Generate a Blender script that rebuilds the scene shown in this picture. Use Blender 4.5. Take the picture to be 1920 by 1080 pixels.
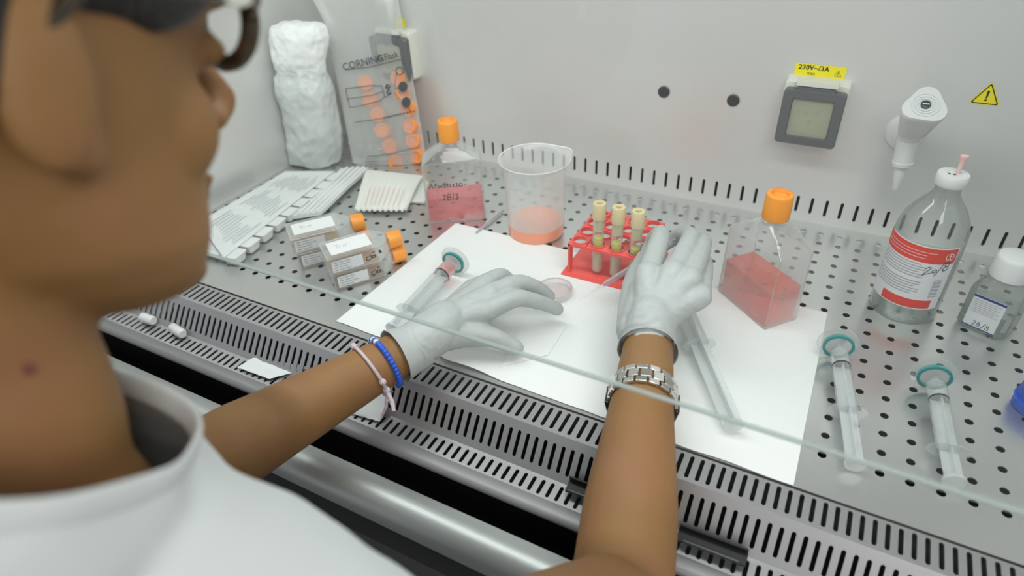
import bpy, bmesh, math, random
from mathutils import Vector, Matrix, noise
random.seed(7)
PI = math.pi
C = bpy.context.scene.collection
for o in list(bpy.data.objects):
    bpy.data.objects.remove(o)

# ------------------------------------------------------------------ camera
CAM = Vector((-0.05665, -0.49435, 0.50710))
RIGHT = Vector((0.88575, 0.46254, -0.03894)); UP = Vector((-0.2427, 0.5339, 0.8099)); FWD = Vector((-0.39640, 0.70790, -0.58540))
w = Vector((0.917, 0.263, 0.426))
FPX = 1213.9
ROT = Matrix.Rotation(w.length, 3, w.normalized())
RIGHT = ROT @ Vector((1, 0, 0)); UP = ROT @ Vector((0, 1, 0)); FWD = ROT @ Vector((0, 0, -1))
cd = bpy.data.cameras.new('camera'); cam = bpy.data.objects.new('camera', cd); C.objects.link(cam)
cam.matrix_world = Matrix.Translation(CAM) @ ROT.to_4x4()
cd.sensor_width = 36; cd.lens = 36 * FPX / 1920; cd.clip_start = 0.02; cd.clip_end = 50
cd.dof.use_dof = True; cd.dof.focus_distance = 0.74; cd.dof.aperture_fstop = 3.8
bpy.context.scene.camera = cam
# ------------------------------------------------------------------ world, lights, exposure
wd = bpy.data.worlds.new('room_light'); bpy.context.scene.world = wd; wd.use_nodes = True
wd.node_tree.nodes['Background'].inputs[0].default_value = (0.95, 0.98, 1.0, 1)
wd.node_tree.nodes['Background'].inputs[1].default_value = 0.42
def area(name, loc, rot, sx, sy, e, col):
    l = bpy.data.lights.new(name, 'AREA'); l.shape = 'RECTANGLE'; l.size = sx; l.size_y = sy; l.energy = e; l.color = col
    o = bpy.data.objects.new(name, l); C.objects.link(o); o.location = loc; o.rotation_euler = rot; return o
area('cabinet_lamp', (-0.36, 0.02, 0.655), (0, 0, 0), 1.1, 0.10, 3.6, (0.95, 1.0, 0.98))
area('room_fill_lamp', (0.75, -1.35, 1.45), (Vector((0.75, -1.35, 1.45)) - Vector((-0.3, -0.4, 0.3))).to_track_quat('Z', 'Y').to_euler(), 1.2, 0.6, 17.0, (1.0, 0.97, 0.92))  # unseen room lamp, placed and aimed to brighten cheek, shirt and arms
bpy.context.scene.cycles.transparent_max_bounces = 40
vs = bpy.context.scene.view_settings
vs.view_transform = 'Standard'; vs.look = 'None'; vs.gamma = 1; vs.exposure = 0.0; vs.use_curve_mapping = False

def ray(x, y):
    return RIGHT * ((x - 960) / FPX) - UP * ((y - 540) / FPX) + FWD
def at(x, y, z=0.0):                       # point of the line of sight at height z
    d = ray(x, y); return CAM + d * ((z - CAM.z) / d.z)
def aty(x, y, Y):                          # point of the line of sight at depth Y
    d = ray(x, y); return CAM + d * ((Y - CAM.y) / d.y)
def hit(x, y, p, n):
    d = ray(x, y); return CAM + d * ((p - CAM).dot(n) / d.dot(n))
def cpt(r, u, f):                          # point given in camera-side metres (right, up, forward)
    return CAM + RIGHT * r + UP * u + FWD * f

# ------------------------------------------------------------------ materials
def mat(name, col, rough=0.5, metal=0.0, spec=0.5, bump=0.0, bscale=60, var=0.0, vscale=8, stretch=None, sss=0.0, coat=0.0, emit=None):
    m = bpy.data.materials.new(name); m.use_nodes = True; nt = m.node_tree; b = nt.nodes['Principled BSDF']
    b.inputs['Base Color'].default_value = (*col, 1); b.inputs['Roughness'].default_value = rough
    b.inputs['Metallic'].default_value = metal; b.inputs['Specular IOR Level'].default_value = spec
    if coat: b.inputs['Coat Weight'].default_value = coat
    if sss:
        b.inputs['Subsurface Weight'].default_value = sss; b.inputs['Subsurface Radius'].default_value = (0.008, 0.003, 0.0015); b.inputs['Subsurface Scale'].default_value = 1.0
    if emit:
        b.inputs['Emission Color'].default_value = (*col, 1); b.inputs['Emission Strength'].default_value = emit
    tc = nt.nodes.new('ShaderNodeTexCoord'); mp = nt.nodes.new('ShaderNodeMapping'); nt.links.new(tc.outputs['Object'], mp.inputs[0])
    if stretch: mp.inputs['Scale'].default_value = stretch
    if var:
        n = nt.nodes.new('ShaderNodeTexNoise'); n.inputs['Scale'].default_value = vscale; n.inputs['Detail'].default_value = 4
        r = nt.nodes.new('ShaderNodeValToRGB'); nt.links.new(mp.outputs[0], n.inputs['Vector']); nt.links.new(n.outputs[0], r.inputs[0])
        r.color_ramp.elements[0].color = (*[c * (1 - var) for c in col], 1); r.color_ramp.elements[1].color = (*[min(1, c * (1 + var)) for c in col], 1)
        r.color_ramp.elements[0].position = 0.3; r.color_ramp.elements[1].position = 0.7
        nt.links.new(r.outputs[0], b.inputs['Base Color'])
    if bump:
        n = nt.nodes.new('ShaderNodeTexNoise'); n.inputs['Scale'].default_value = bscale; n.inputs['Detail'].default_value = 5
        k = nt.nodes.new('ShaderNodeBump'); k.inputs['Strength'].default_value = bump; k.inputs['Distance'].default_value = 0.002
        nt.links.new(mp.outputs[0], n.inputs['Vector']); nt.links.new(n.outputs[0], k.inputs['Height']); nt.links.new(k.outputs[0], b.inputs['Normal'])
    return m
def clear(name, tint=(0.97, 0.98, 0.98), body=0.06, edge=0.55, edgecol=(0.8, 0.84, 0.84), rough=0.05, blend=0.35, gl=1.0):
    """thin clear plastic, glass or liquid: see-through face-on, milky towards the edges, with a gloss"""
    m = bpy.data.materials.new(name); m.use_nodes = True; nt = m.node_tree; N = nt.nodes; N.remove(N['Principled BSDF'])
    out = N['Material Output']
    tr = N.new('ShaderNodeBsdfTransparent'); tr.inputs[0].default_value = (*tint, 1)
    df = N.new('ShaderNodeBsdfDiffuse'); df.inputs[0].default_value = (*edgecol, 1)
    g = N.new('ShaderNodeBsdfGlossy'); g.inputs['Roughness'].default_value = rough; g.inputs[0].default_value = (gl, gl, gl, 1)
    lw = N.new('ShaderNodeLayerWeight'); lw.inputs[0].default_value = blend
    mr = N.new('ShaderNodeMapRange'); mr.inputs['To Min'].default_value = body; mr.inputs['To Max'].default_value = edge
    lf = N.new('ShaderNodeLayerWeight'); lf.inputs[0].default_value = 0.5      # 1 - |cos|, the same from both sides
    pw = N.new('ShaderNodeMath'); pw.operation = 'POWER'; pw.inputs[1].default_value = 4.0
    fr = N.new('ShaderNodeMapRange'); fr.inputs['To Min'].default_value = 0.035; fr.inputs['To Max'].default_value = 0.75
    m1 = N.new('ShaderNodeMixShader'); m2 = N.new('ShaderNodeMixShader')
    L = nt.links.new
    L(lw.outputs['Facing'], mr.inputs['Value']); L(mr.outputs[0], m1.inputs[0]); L(tr.outputs[0], m1.inputs[1]); L(df.outputs[0], m1.inputs[2])
    L(lf.outputs['Facing'], pw.inputs[0]); L(pw.outputs[0], fr.inputs['Value']); L(fr.outputs[0], m2.inputs[0]); L(m1.outputs[0], m2.inputs[1]); L(g.outputs[0], m2.inputs[2]); L(m2.outputs[0], out.inputs[0])
    return m
M = {}
M['tray'] = mat('brushed_steel', (0.65, 0.66, 0.65), 0.30, 0.85, bump=0.03, bscale=500, stretch=(0.1, 1, 1), var=0.05, vscale=5)
M['grille'] = mat('grille_steel', (0.50, 0.50, 0.51), 0.36, 0.85, bump=0.03, bscale=400)
M['wall'] = mat('satin_steel_wall', (0.76, 0.765, 0.75), 0.40, 0.45, bump=0.02, bscale=200, var=0.03, vscale=3)
M['nose'] = mat('polished_front_steel', (0.42, 0.44, 0.43), 0.42, 0.7, bump=0.04, bscale=300, stretch=(0.05, 1, 1), var=0.08, vscale=30)
M['ceil'] = mat('dark_filter_ceiling', (0.16, 0.165, 0.165), 0.7, bump=0.3, bscale=300)
M['lipsteel'] = mat('satin_lip_steel', (0.27, 0.27, 0.275), 0.5, 0.5, bump=0.03, bscale=300)
M['void'] = mat('void_shade_black', (0.006, 0.006, 0.007), 0.8)  # near-black: shade of the hollows behind holes and slots, put into the colour
M['blackrub'] = mat('black_rubber', (0.008, 0.008, 0.009), 0.6)
M['darkgrey'] = mat('dark_grey_paint', (0.07, 0.07, 0.075), 0.5)
M['floor'] = mat('floor_lino', (0.22, 0.22, 0.22), 0.6, var=0.1)
M['glass'] = clear('sash_glass', (0.965, 0.975, 0.97), 0.006, 0.05, rough=0.01, blend=0.2)
M['glass_edge'] = clear('glass_edge', (0.7, 0.76, 0.74), 0.45, 0.6, (0.62, 0.70, 0.67), 0.15, 0.5)
M['clear'] = clear('clear_polystyrene', (0.955, 0.97, 0.965), 0.03, 0.75, (0.72, 0.76, 0.76))
M['syringe'] = clear('syringe_plastic', (0.95, 0.96, 0.96), 0.07, 0.6, (0.75, 0.79, 0.79), 0.12)
M['frost'] = clear('frosted_polypropylene', (0.93, 0.95, 0.95), 0.30, 0.8, (0.80, 0.83, 0.83), 0.3)
M['film'] = clear('bag_film', (0.95, 0.96, 0.955), 0.27, 0.8, (0.84, 0.87, 0.85), 0.12, 0.45)
M['bottleglass'] = clear('bottle_glass', (0.96, 0.975, 0.97), 0.01, 0.95, (0.30, 0.34, 0.33), 0.02, 0.3)
M['water'] = clear('clear_liquid', (0.94, 0.96, 0.95), 0.02, 0.35, (0.6, 0.66, 0.65), 0.02, 0.3)
M['pink'] = clear('red_medium', (1.0, 0.50, 0.42), 0.20, 0.6, (1.0, 0.20, 0.13), 0.05)
M['pink2'] = clear('rose_medium', (1.0, 0.50, 0.52), 0.16, 0.6, (1.0, 0.18, 0.22), 0.05)
M['salmon'] = clear('salmon_medium', (0.98, 0.62, 0.50), 0.85, 0.9, (1.0, 0.40, 0.25), 0.1)
M['serum'] = clear('yellow_serum', (0.90, 0.86, 0.35), 0.80, 0.9, (0.80, 0.77, 0.08), 0.1)
M['gel'] = clear('tan_gel', (0.85, 0.70, 0.55), 0.78, 0.85, (0.74, 0.53, 0.32), 0.1)
M['orange'] = mat('orange_plastic', (0.93, 0.34, 0.03), 0.4, bump=0.0)
M['orange2'] = mat('orange_plastic_in_bag', (0.98, 0.33, 0.06), 0.5)
M['paper'] = mat('white_absorbent_paper', (0.80, 0.825, 0.82), 0.8, bump=0.15, bscale=120)
M['packpaper'] = mat('pack_paper', (0.76, 0.80, 0.79), 0.7, bump=0.25, bscale=60, var=0.03, vscale=20)
M['packcream'] = mat('cream_pack_paper', (0.80, 0.82, 0.77), 0.7, bump=0.2, bscale=60)
M['white'] = mat('white_plastic', (0.80, 0.82, 0.81), 0.4)
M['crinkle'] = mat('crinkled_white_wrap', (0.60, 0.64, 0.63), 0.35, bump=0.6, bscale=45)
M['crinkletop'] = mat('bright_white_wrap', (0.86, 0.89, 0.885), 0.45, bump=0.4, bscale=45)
M['offwhite'] = mat('ivory_plastic', (0.72, 0.74, 0.66), 0.4)
M['sockgrey'] = mat('socket_grey', (0.12, 0.13, 0.135), 0.4)
M['sockwin'] = clear('socket_window', (0.85, 0.86, 0.78), 0.35, 0.6, (0.66, 0.68, 0.56), 0.15)
M['red'] = mat('red_plastic', (0.80, 0.10, 0.085), 0.35)
M['redlabel'] = mat('red_label', (0.70, 0.06, 0.04), 0.5)
M['labelwhite'] = mat('label_white', (0.72, 0.74, 0.76), 0.5)
M['labelbright'] = mat('label_bright_white', (0.84, 0.86, 0.86), 0.5)
M['ink'] = mat('black_ink', (0.015, 0.015, 0.018), 0.5)
M['greyink'] = mat('grey_print', (0.42, 0.44, 0.46), 0.6)
M['bagink'] = mat('bag_print_ink', (0.05, 0.055, 0.06), 0.6)
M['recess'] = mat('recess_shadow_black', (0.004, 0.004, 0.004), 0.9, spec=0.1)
M['faint'] = mat('faint_print', (0.36, 0.39, 0.39), 0.6)
M['pinkprint'] = mat('pink_print', (0.80, 0.45, 0.42), 0.6)
M['navy'] = mat('navy_print', (0.02, 0.04, 0.22), 0.5)
M['yellow'] = mat('yellow_sticker', (0.90, 0.78, 0.01), 0.45)
M['stopper'] = mat('beige_rubber_stopper', (0.66, 0.56, 0.33), 0.55)
M['stopdark'] = mat('stopper_recess', (0.22, 0.13, 0.04), 0.6)
M['teal'] = mat('teal_ring', (0.02, 0.27, 0.27), 0.35)
M['rubber'] = mat('grey_black_rubber', (0.04, 0.045, 0.045), 0.4)
M['tapwhite'] = mat('tap_nylon', (0.72, 0.74, 0.735), 0.35)
M['alu'] = mat('aluminium', (0.75, 0.76, 0.76), 0.25, 1.0)
M['watch'] = mat('watch_steel', (0.72, 0.71, 0.68), 0.22, 1.0)
M['watchdark'] = mat('watch_dark', (0.05, 0.045, 0.04), 0.25, 0.7)
M['pinkneedle'] = mat('pink_hub', (0.85, 0.55, 0.53), 0.4)
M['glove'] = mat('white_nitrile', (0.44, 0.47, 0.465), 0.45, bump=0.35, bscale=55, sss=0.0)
M['skin'] = mat('skin', (0.262, 0.132, 0.042), 0.62, bump=0.12, bscale=300, var=0.10, vscale=14)
_nt = M['skin'].node_tree; _b = _nt.nodes['Principled BSDF']; _src = _b.inputs['Base Color'].links[0].from_socket
_n = _nt.nodes.new('ShaderNodeTexNoise'); _n.inputs['Scale'].default_value = 22; _n.inputs['Detail'].default_value = 2
_tc = _nt.nodes.new('ShaderNodeTexCoord'); _nt.links.new(_tc.outputs['Object'], _n.inputs['Vector'])
_r = _nt.nodes.new('ShaderNodeMapRange'); _r.inputs['From Min'].default_value = 0.45; _r.inputs['From Max'].default_value = 0.75; _r.inputs['To Max'].default_value = 0.38
_mx = _nt.nodes.new('ShaderNodeMix'); _mx.data_type = 'RGBA'; _mx.inputs['B'].default_value = (0.30, 0.125, 0.075, 1)
_nt.links.new(_n.outputs[0], _r.inputs['Value']); _nt.links.new(_r.outputs[0], _mx.inputs['Factor']); _nt.links.new(_src, _mx.inputs['A']); _nt.links.new(_mx.outputs['Result'], _b.inputs['Base Color'])
M['lip'] = mat('lip', (0.35, 0.12, 0.09), 0.5)
M['mole'] = mat('mole', (0.16, 0.04, 0.03), 0.6)
M['hair'] = mat('black_hair', (0.012, 0.011, 0.012), 0.45, bump=0.6, bscale=200, stretch=(1, 1, 0.1))
M['shirt'] = mat('white_cotton', (0.63, 0.66, 0.66), 0.85, bump=0.12, bscale=900)
M['tort'] = mat('tortoiseshell', (0.045, 0.03, 0.014), 0.25, var=0.7, vscale=60)
M['eye'] = mat('eye_white', (0.8, 0.8, 0.78), 0.2)
M['lilac'] = mat('lilac_cord', (0.60, 0.50, 0.56), 0.8, bump=0.5, bscale=500)
M['bluebead'] = mat('blue_bead', (0.02, 0.10, 0.60), 0.3)
M['whitebead'] = mat('white_bead', (0.75, 0.75, 0.65), 0.3)
M['beadcord'] = mat('braided_grey_cord', (0.10, 0.12, 0.16), 0.7)
M['gold'] = mat('small_gilt_ring', (0.6, 0.5, 0.3), 0.3, 1.0)
M['bluefoam'] = mat('blue_plastic', (0.015, 0.10, 0.50), 0.45)
M['lampglow'] = mat('lamp_tube', (0.95, 1.0, 0.98), 0.5, emit=3.0)
M['tan'] = mat('tape_tan', (0.60, 0.42, 0.22), 0.6)

# ------------------------------------------------------------------ mesh helpers
class MB:
    def __init__(s): s.v = []; s.f = []; s.m = []
    def add(s, vs_, fs, mi=0, X=None):
        b = len(s.v)
        s.v += [(X @ Vector(p)) if X else Vector(p) for p in vs_]
        s.f += [tuple(i + b for i in f) for f in fs]; s.m += [mi] * len(fs); return s
    def box(s, c, d, mi=0, X=None):
        x, y, z = [k / 2 for k in d]; c = Vector(c)
        vs_ = [c + Vector((a * x, b * y, e * z)) for a in (-1, 1) for b in (-1, 1) for e in (-1, 1)]
        return s.add(vs_, [(0, 1, 3, 2), (4, 6, 7, 5), (0, 4, 5, 1), (2, 3, 7, 6), (0, 2, 6, 4), (1, 5, 7, 3)], mi, X)
    def loft(s, rings, mi=0, X=None, cap=True, close=True, caps=(True, True)):
        n = len(rings[0]); vs_ = [p for r in rings for p in r]; fs = []
        for k in range(len(rings) - 1):
            for i in range(n if close else n - 1):
                j = (i + 1) % n; fs.append((k * n + i, k * n + j, (k + 1) * n + j, (k + 1) * n + i))
        if cap:
            if caps[0]: fs.append(tuple(reversed(range(n))))
            if caps[1]: fs.append(tuple((len(rings) - 1) * n + i for i in range(n)))
        return s.add(vs_, fs, mi, X)
    def prism(s, poly, z0, z1, mi=0, X=None):
        return s.loft([[(x, y, z0) for x, y in poly], [(x, y, z1) for x, y in poly]], mi, X)
    def lathe(s, prof, n=40, mi=0, X=None, cap=True, ring=None):
        rings = [[(r * math.cos(2 * PI * i / n), r * math.sin(2 * PI * i / n), z) for i in range(n)] for r, z in prof]
        return s.loft(rings, mi, X, cap)
    def tube(s, pts, rad, n=12, mi=0, X=None, cap=True, ry=None, upv=None):
        pts = [Vector(p) for p in pts]; rad = rad if hasattr(rad, '__len__') else [rad] * len(pts)
        rings = []; t0 = (pts[1] - pts[0]).normalized(); a = upv or (Vector((0, 0, 1)) if abs(t0.z) < 0.9 else Vector((1, 0, 0)))
        side = t0.cross(a).normalized()
        for k, p in enumerate(pts):
            t = (pts[min(k + 1, len(pts) - 1)] - pts[max(k - 1, 0)]).normalized()
            side = (side - t * side.dot(t)).normalized(); nn = side.cross(t)
            fy = (ry[k] if hasattr(ry, '__len__') else ry) if ry else 1
            rings.append([p + side * rad[k] * math.cos(2 * PI * i / n) + nn * rad[k] * fy * math.sin(2 * PI * i / n) for i in range(n)])
        return s.loft(rings, mi, X, cap)
    def ellip(s, c, r, R=None, mi=0, seg=24, rg=14):
        R = R or Matrix.Identity(3); c = Vector(c); rings = []
        for k in range(1, rg):
            ph = PI * k / rg
            rings.append([c + R @ Vector((r[0] * math.sin(ph) * math.cos(2 * PI * i / seg), r[1] * math.sin(ph) * math.sin(2 * PI * i / seg), -r[2] * math.cos(ph))) for i in range(seg)])
        b = len(s.v); s.loft(rings, mi, None, False)
        s.v += [c + R @ Vector((0, 0, -r[2])), c + R @ Vector((0, 0, r[2]))]; q = len(s.v)
        for i in range(seg):
            j = (i + 1) % seg
            s.f.append((q - 2, b + j, b + i)); s.m.append(mi)
            e = b + (rg - 2) * seg; s.f.append((q - 1, e + i, e + j)); s.m.append(mi)
        return s
    def build(s, name, mats, parent=None, ang=35, smooth=True):
        me = bpy.data.meshes.new(name); me.from_pydata([tuple(p) for p in s.v], [], s.f); me.update()
        mats = mats if isinstance(mats, (list, tuple)) else [mats]
        for m in mats: me.materials.append(M[m] if isinstance(m, str) else m)
        me.polygons.foreach_set('material_index', s.m)
        bm = bmesh.new(); bm.from_mesh(me); bmesh.ops.recalc_face_normals(bm, faces=bm.faces); bm.to_mesh(me); bm.free()
        if smooth:
            me.polygons.foreach_set('use_smooth', [True] * len(me.polygons)); me.set_sharp_from_angle(angle=math.radians(ang))
        o = bpy.data.objects.new(name, me); C.objects.link(o)
        if parent: o.parent = parent; o.matrix_parent_inverse = parent.matrix_world.inverted()
        return o
def bev(o, w_=0.001, seg=2):
    b = o.modifiers.new('bevel', 'BEVEL'); b.width = w_; b.segments = seg; b.limit_method = 'ANGLE'; return o
def tag(o, label, cat, group=None):
    o['label'] = label; o['category'] = cat
    if group: o['group'] = group
    return o
def thing(name, label, cat, loc=(0, 0, 0), rz=0.0, group=None):
    o = bpy.data.objects.new(name, None); C.objects.link(o); o.empty_display_size = 0.02
    o.location = loc; o.rotation_euler = (0, 0, rz); o.matrix_world = Matrix.Translation(Vector(loc)) @ Matrix.Rotation(rz, 4, 'Z')
    return tag(o, label, cat, group)
def struct(o): o['kind'] = 'structure'; return o
def XM(o): return o.matrix_world
def frame(origin, xdir, ydir):
    """matrix whose x, y axes follow xdir, ydir"""
    x = Vector(xdir).normalized(); y = (Vector(ydir) - x * Vector(ydir).dot(x)).normalized(); z = x.cross(y)
    m = Matrix((x, y, z)).transposed().to_4x4(); m.translation = Vector(origin); return m
def blob(name, parts, voxel, mats, parent=None, smooth=6, post=None, factor=0.6):
    """fuse overlapping volumes into one continuous skin"""
    o = parts.build(name, 'white', None, smooth=False)
    r = o.modifiers.new('r', 'REMESH'); r.mode = 'VOXEL'; r.voxel_size = voxel
    s = o.modifiers.new('s', 'SMOOTH'); s.iterations = smooth; s.factor = factor
    dg = bpy.context.evaluated_depsgraph_get(); me = bpy.data.meshes.new_from_object(o.evaluated_get(dg))
    old = o.data; o.modifiers.clear(); o.data = me; bpy.data.meshes.remove(old)
    me.materials.clear(); mats = mats if isinstance(mats, (list, tuple)) else [mats]
    for m in mats: me.materials.append(M[m])
    if post: post(me)
    me.polygons.foreach_set('use_smooth', [True] * len(me.polygons))
    if parent: o.parent = parent; o.matrix_parent_inverse = parent.matrix_world.inverted()
    return o
def text(mb, s, size, X, mi=0, fn=None, sx=1.0, shear=0.0, space=1.0, center=True, off=0.0):
    cu = bpy.data.curves.new('t', 'FONT'); cu.body = s; cu.size = size; cu.space_character = space; cu.shear = shear; cu.offset = off
    cu.resolution_u = 3
    if center: cu.align_x = 'CENTER'; cu.align_y = 'CENTER'
    o = bpy.data.objects.new('t', cu); C.objects.link(o)
    me = bpy.data.meshes.new_from_object(o.evaluated_get(bpy.context.evaluated_depsgraph_get()))
    vs_ = [(v.co.x * sx, v.co.y, 0) for v in me.vertices]
    if fn: vs_ = [fn(x, y) for x, y, z in vs_]
    mb.add(vs_, [tuple(p.vertices) for p in me.polygons], mi, X)
    bpy.data.objects.remove(o); bpy.data.meshes.remove(me); bpy.data.curves.remove(cu); return mb
def strokes(mb, lines, wd_, X, mi=0, fn=None, sub=3):
    """pen strokes as flat ribbons in the local xy plane"""
    for ln in lines:
        p = [Vector((a, b)) for a, b in ln]; q = []
        for k in range(len(p) - 1):
            for t in range(sub): q.append(p[k].lerp(p[k + 1], t / sub))
        q.append(p[-1]); vs_ = []
        for k, c in enumerate(q):
            t = (q[min(k + 1, len(q) - 1)] - q[max(k - 1, 0)]).normalized(); n = Vector((-t.y, t.x)) * wd_ / 2
            for e in (c + n, c - n): vs_.append(fn(e.x, e.y) if fn else (e.x, e.y, 0))
        mb.add(vs_, [(2 * k, 2 * k + 1, 2 * k + 3, 2 * k + 2) for k in range(len(q) - 1)], mi, X)
    return mb
def arc(cx, cy, r, a0, a1, n=8, ry=None):
    return [(cx + r * math.cos(math.radians(a0 + (a1 - a0) * k / n)), cy + (ry or r) * math.sin(math.radians(a0 + (a1 - a0) * k / n))) for k in range(n + 1)]
def copy_tree(o, parent=None):
    c = o.copy(); C.objects.link(c); c.parent = parent
    for ch in list(o.children): copy_tree(ch, c)
    return c

# ================================================================== THE CABINET
XL, XR, YB = -0.962, 0.245, 0.455
def holes(mb, cx, cy, hw, hh, pts, fn, dn, mi=0):
    """one cell (half sizes hw, hh) with a hole given as ring pts; fn maps (x,y)->3D, dn: offset for the hole's wall"""
    n = len(pts); vs_ = []
    for (x, y), (ox, oy) in pts: vs_.append(fn(cx + x, cy + y))
    for (x, y), (ox, oy) in pts: vs_.append(fn(cx + ox * hw, cy + oy * hh))
    for k in range(n): vs_.append(Vector(vs_[k]) + dn)
    fs = []
    for i in range(n):
        j = (i + 1) % n; fs.append((i, j, n + j, n + i)); fs.append((i, 2 * n + i, 2 * n + j, j))
    mb.add(vs_, fs, mi)
def ringpts(r, n=16):
    out = []
    for i in range(n):
        a = 2 * PI * i / n; c, s_ = math.cos(a), math.sin(a); k = max(abs(c), abs(s_)); out.append(((r * c, r * s_), (c / k, s_ / k)))
    return out
def slotpts(hw, hl, n=6):
    out = []
    for sgn in (1, -1):
        for i in range(n + 1):
            a = PI * i / n; c = math.cos(a) * sgn; s_ = math.sin(a) * sgn
            out.append(((hw * c, sgn * (hl - hw) + hw * s_), (c, sgn)))
    return out
def quad(mb, fn, x0, x1, y0, y1, mi=0): mb.add([fn(x0, y0), fn(x1, y0), fn(x1, y1), fn(x0, y1)], [(0, 1, 2, 3)], mi)

# walls
mb = MB(); fB = lambda x, z: (x, YB, z)
quad(mb, fB, XL, XR, 0.05, 0.70)
sp = slotpts(0.0021, 0.0133); x = -0.9531
xs0 = x - 0.01; k = 0
while x + 0.01 <= XR:
    holes(mb, x, 0.0265, 0.01, 0.0235, sp, fB, Vector((0, 0.003, 0))); x += 0.02
quad(mb, fB, XL, xs0, 0.0, 0.05); quad(mb, fB, xs0, x - 0.01, 0.0, 0.003)
quad(mb, fB, x - 0.01, XR, 0.0, 0.05)
mb.box((-0.36, YB + 0.022, 0.35), (1.21, 0.002, 0.72), 1)
struct(mb.build('wall_back', ['wall', 'void']))
mb = MB(); mb.box((XL - 0.002, 0.13, 0.34), (0.004, 0.66, 0.74)); struct(mb.build('wall_left', 'wall'))
mb = MB(); mb.box((XR + 0.002, 0.13, 0.34), (0.004, 0.66, 0.74)); struct(mb.build('wall_right', 'wall'))
mb = MB(); mb.box((-0.36, 0.20, 0.702), (1.21, 0.53, 0.004)); struct(mb.build('ceiling', 'ceil'))
mb = MB(); mb.box((-0.36, -0.6, -0.86), (6, 5, 0.02)); struct(mb.build('floor', 'floor'))
# lamp
t = thing('strip_lamp', 'long white fluorescent strip lamp under the cabinet ceiling', 'lamp', (-0.36, 0.02, 0.70))
mb = MB(); mb.box((-0.36, 0.02, 0.69), (1.14, 0.12, 0.02)); mb.build('housing', 'white', t)
mb = MB(); mb.tube([(-0.90, 0.02, 0.668), (0.18, 0.02, 0.668)], 0.008, 16); mb.build('lamp_tube', 'lampglow', t)

# perforated tray
t = thing('perforated_work_tray', 'large steel work tray with rows of round holes, flat floor of the cabinet', 'tray', (-0.36, 0.2, 0))
mb = MB(); fT = lambda x, y: (x, y, 0.0)
rp = ringpts(0.0041)
for i in range(-38, 10):
    for j in range(17):
        holes(mb, i * 0.025, j * 0.02655, 0.0125, 0.013275, rp, fT, Vector((0, 0, -0.0009)))
x0, x1 = -38.5 * 0.025, 9.5 * 0.025; y1 = 16.5 * 0.02655
quad(mb, fT, XL, XR, -0.0495, -0.013275); quad(mb, fT, XL, XR, y1, YB)
quad(mb, fT, x1, XR, -0.013275, y1)
mb.add([(XL, -0.0495, 0), (XR, -0.0495, 0), (XR, -0.0495, -0.03), (XL, -0.0495, -0.03)], [(0, 1, 2, 3)])
mb.build('tray_plate', 'tray', t)
mb = MB(); mb.box((-0.36, 0.13, -0.12), (1.20, 0.66, 0.004)); mb.build('void_plate', 'void', t)  # near-black plate standing in for the unlit space under the holes

# front grille
t = thing('intake_grille', 'stepped steel air grille with three rows of long slots along the front', 'grille', (-0.36, -0.09, 0))
def panel(name, fn, v0, v1, s0, s1, dn):
    mb = MB(); sp = slotpts(0.0020, (s1 - s0) / 2, 5); cy = (v0 + v1) / 2; off = (s0 + s1) / 2 - cy
    pts = [((a, b + off), o_) for (a, b), o_ in sp]
    for k in range(-95, 24): holes(mb, k * 0.01, cy, 0.005, (v1 - v0) / 2, pts, fn, dn)
    quad(mb, fn, XL, -0.955, v0, v1); quad(mb, fn, 0.235, XR, v0, v1)
    return mb.build(name, 'grille', t)
panel('top_panel', lambda x, y: (x, y, 0.0), -0.0865, -0.0525, -0.0825, -0.0552, Vector((0, 0, -0.0015)))
sl = Vector((0, -0.0275, -0.036)).normalized(); rd = Vector((0, -0.0865, 0))
panel('sloped_panel', lambda x, v: rd + sl * v + Vector((x, 0, 0)), 0.0, 0.0453, 0.0095, 0.0375, Vector((0, 0.001, -0.001)))
panel('lower_panel', lambda x, y: (x, y, -0.036), -0.139, -0.114, -0.1362, -0.1180, Vector((0, 0, -0.0015)))
mb = MB()
prof = [(-0.139, -0.036), (-0.1395, -0.0345), (-0.1415, -0.0338), (-0.150, -0.034), (-0.1545, -0.0352), (-0.1565, -0.0375), (-0.1568, -0.0395)]
mb.loft([[(x, y, z) for y, z in prof] for x in (XL, XR)], close=False, cap=False); mb.build('front_lip', 'lipsteel', t)
mb = MB(); mb.add([(XL, -0.0525, 0), (XR, -0.0525, 0), (XR, -0.0525, -0.04), (XL, -0.0525, -0.04)], [(0, 1, 2, 3)]); mb.build('rear_flange', 'grille', t)
# recess and front rail
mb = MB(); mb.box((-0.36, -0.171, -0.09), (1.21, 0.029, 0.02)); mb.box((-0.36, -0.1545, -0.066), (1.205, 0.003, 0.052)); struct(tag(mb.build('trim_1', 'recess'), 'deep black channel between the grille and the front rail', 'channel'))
mb = MB()
prof = [(-0.1860, -0.10), (-0.1862, -0.040), (-0.1872, -0.0365), (-0.190, -0.0355), (-0.197, -0.0335), (-0.205, -0.0328), (-0.213, -0.0345), (-0.219, -0.039), (-0.2225, -0.046), (-0.2235, -0.056), (-0.2225, -0.06), (-0.20, -0.07), (-0.20, -0.10)]
mb.loft([[(x, y, z) for y, z in prof] for x in (XL - 0.02, XR + 0.02)])
tag(mb.build('front_rail', 'nose'), 'rounded polished steel rail running along the cabinet front edge', 'rail')
mb = MB(); mb.box((-0.36, -0.2100, -0.452), (1.25, 0.02, 0.70)); 
tag(mb.build('cabinet_base', 'darkgrey'), 'dark grey lower cabinet front below the steel rail', 'cabinet')
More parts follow.
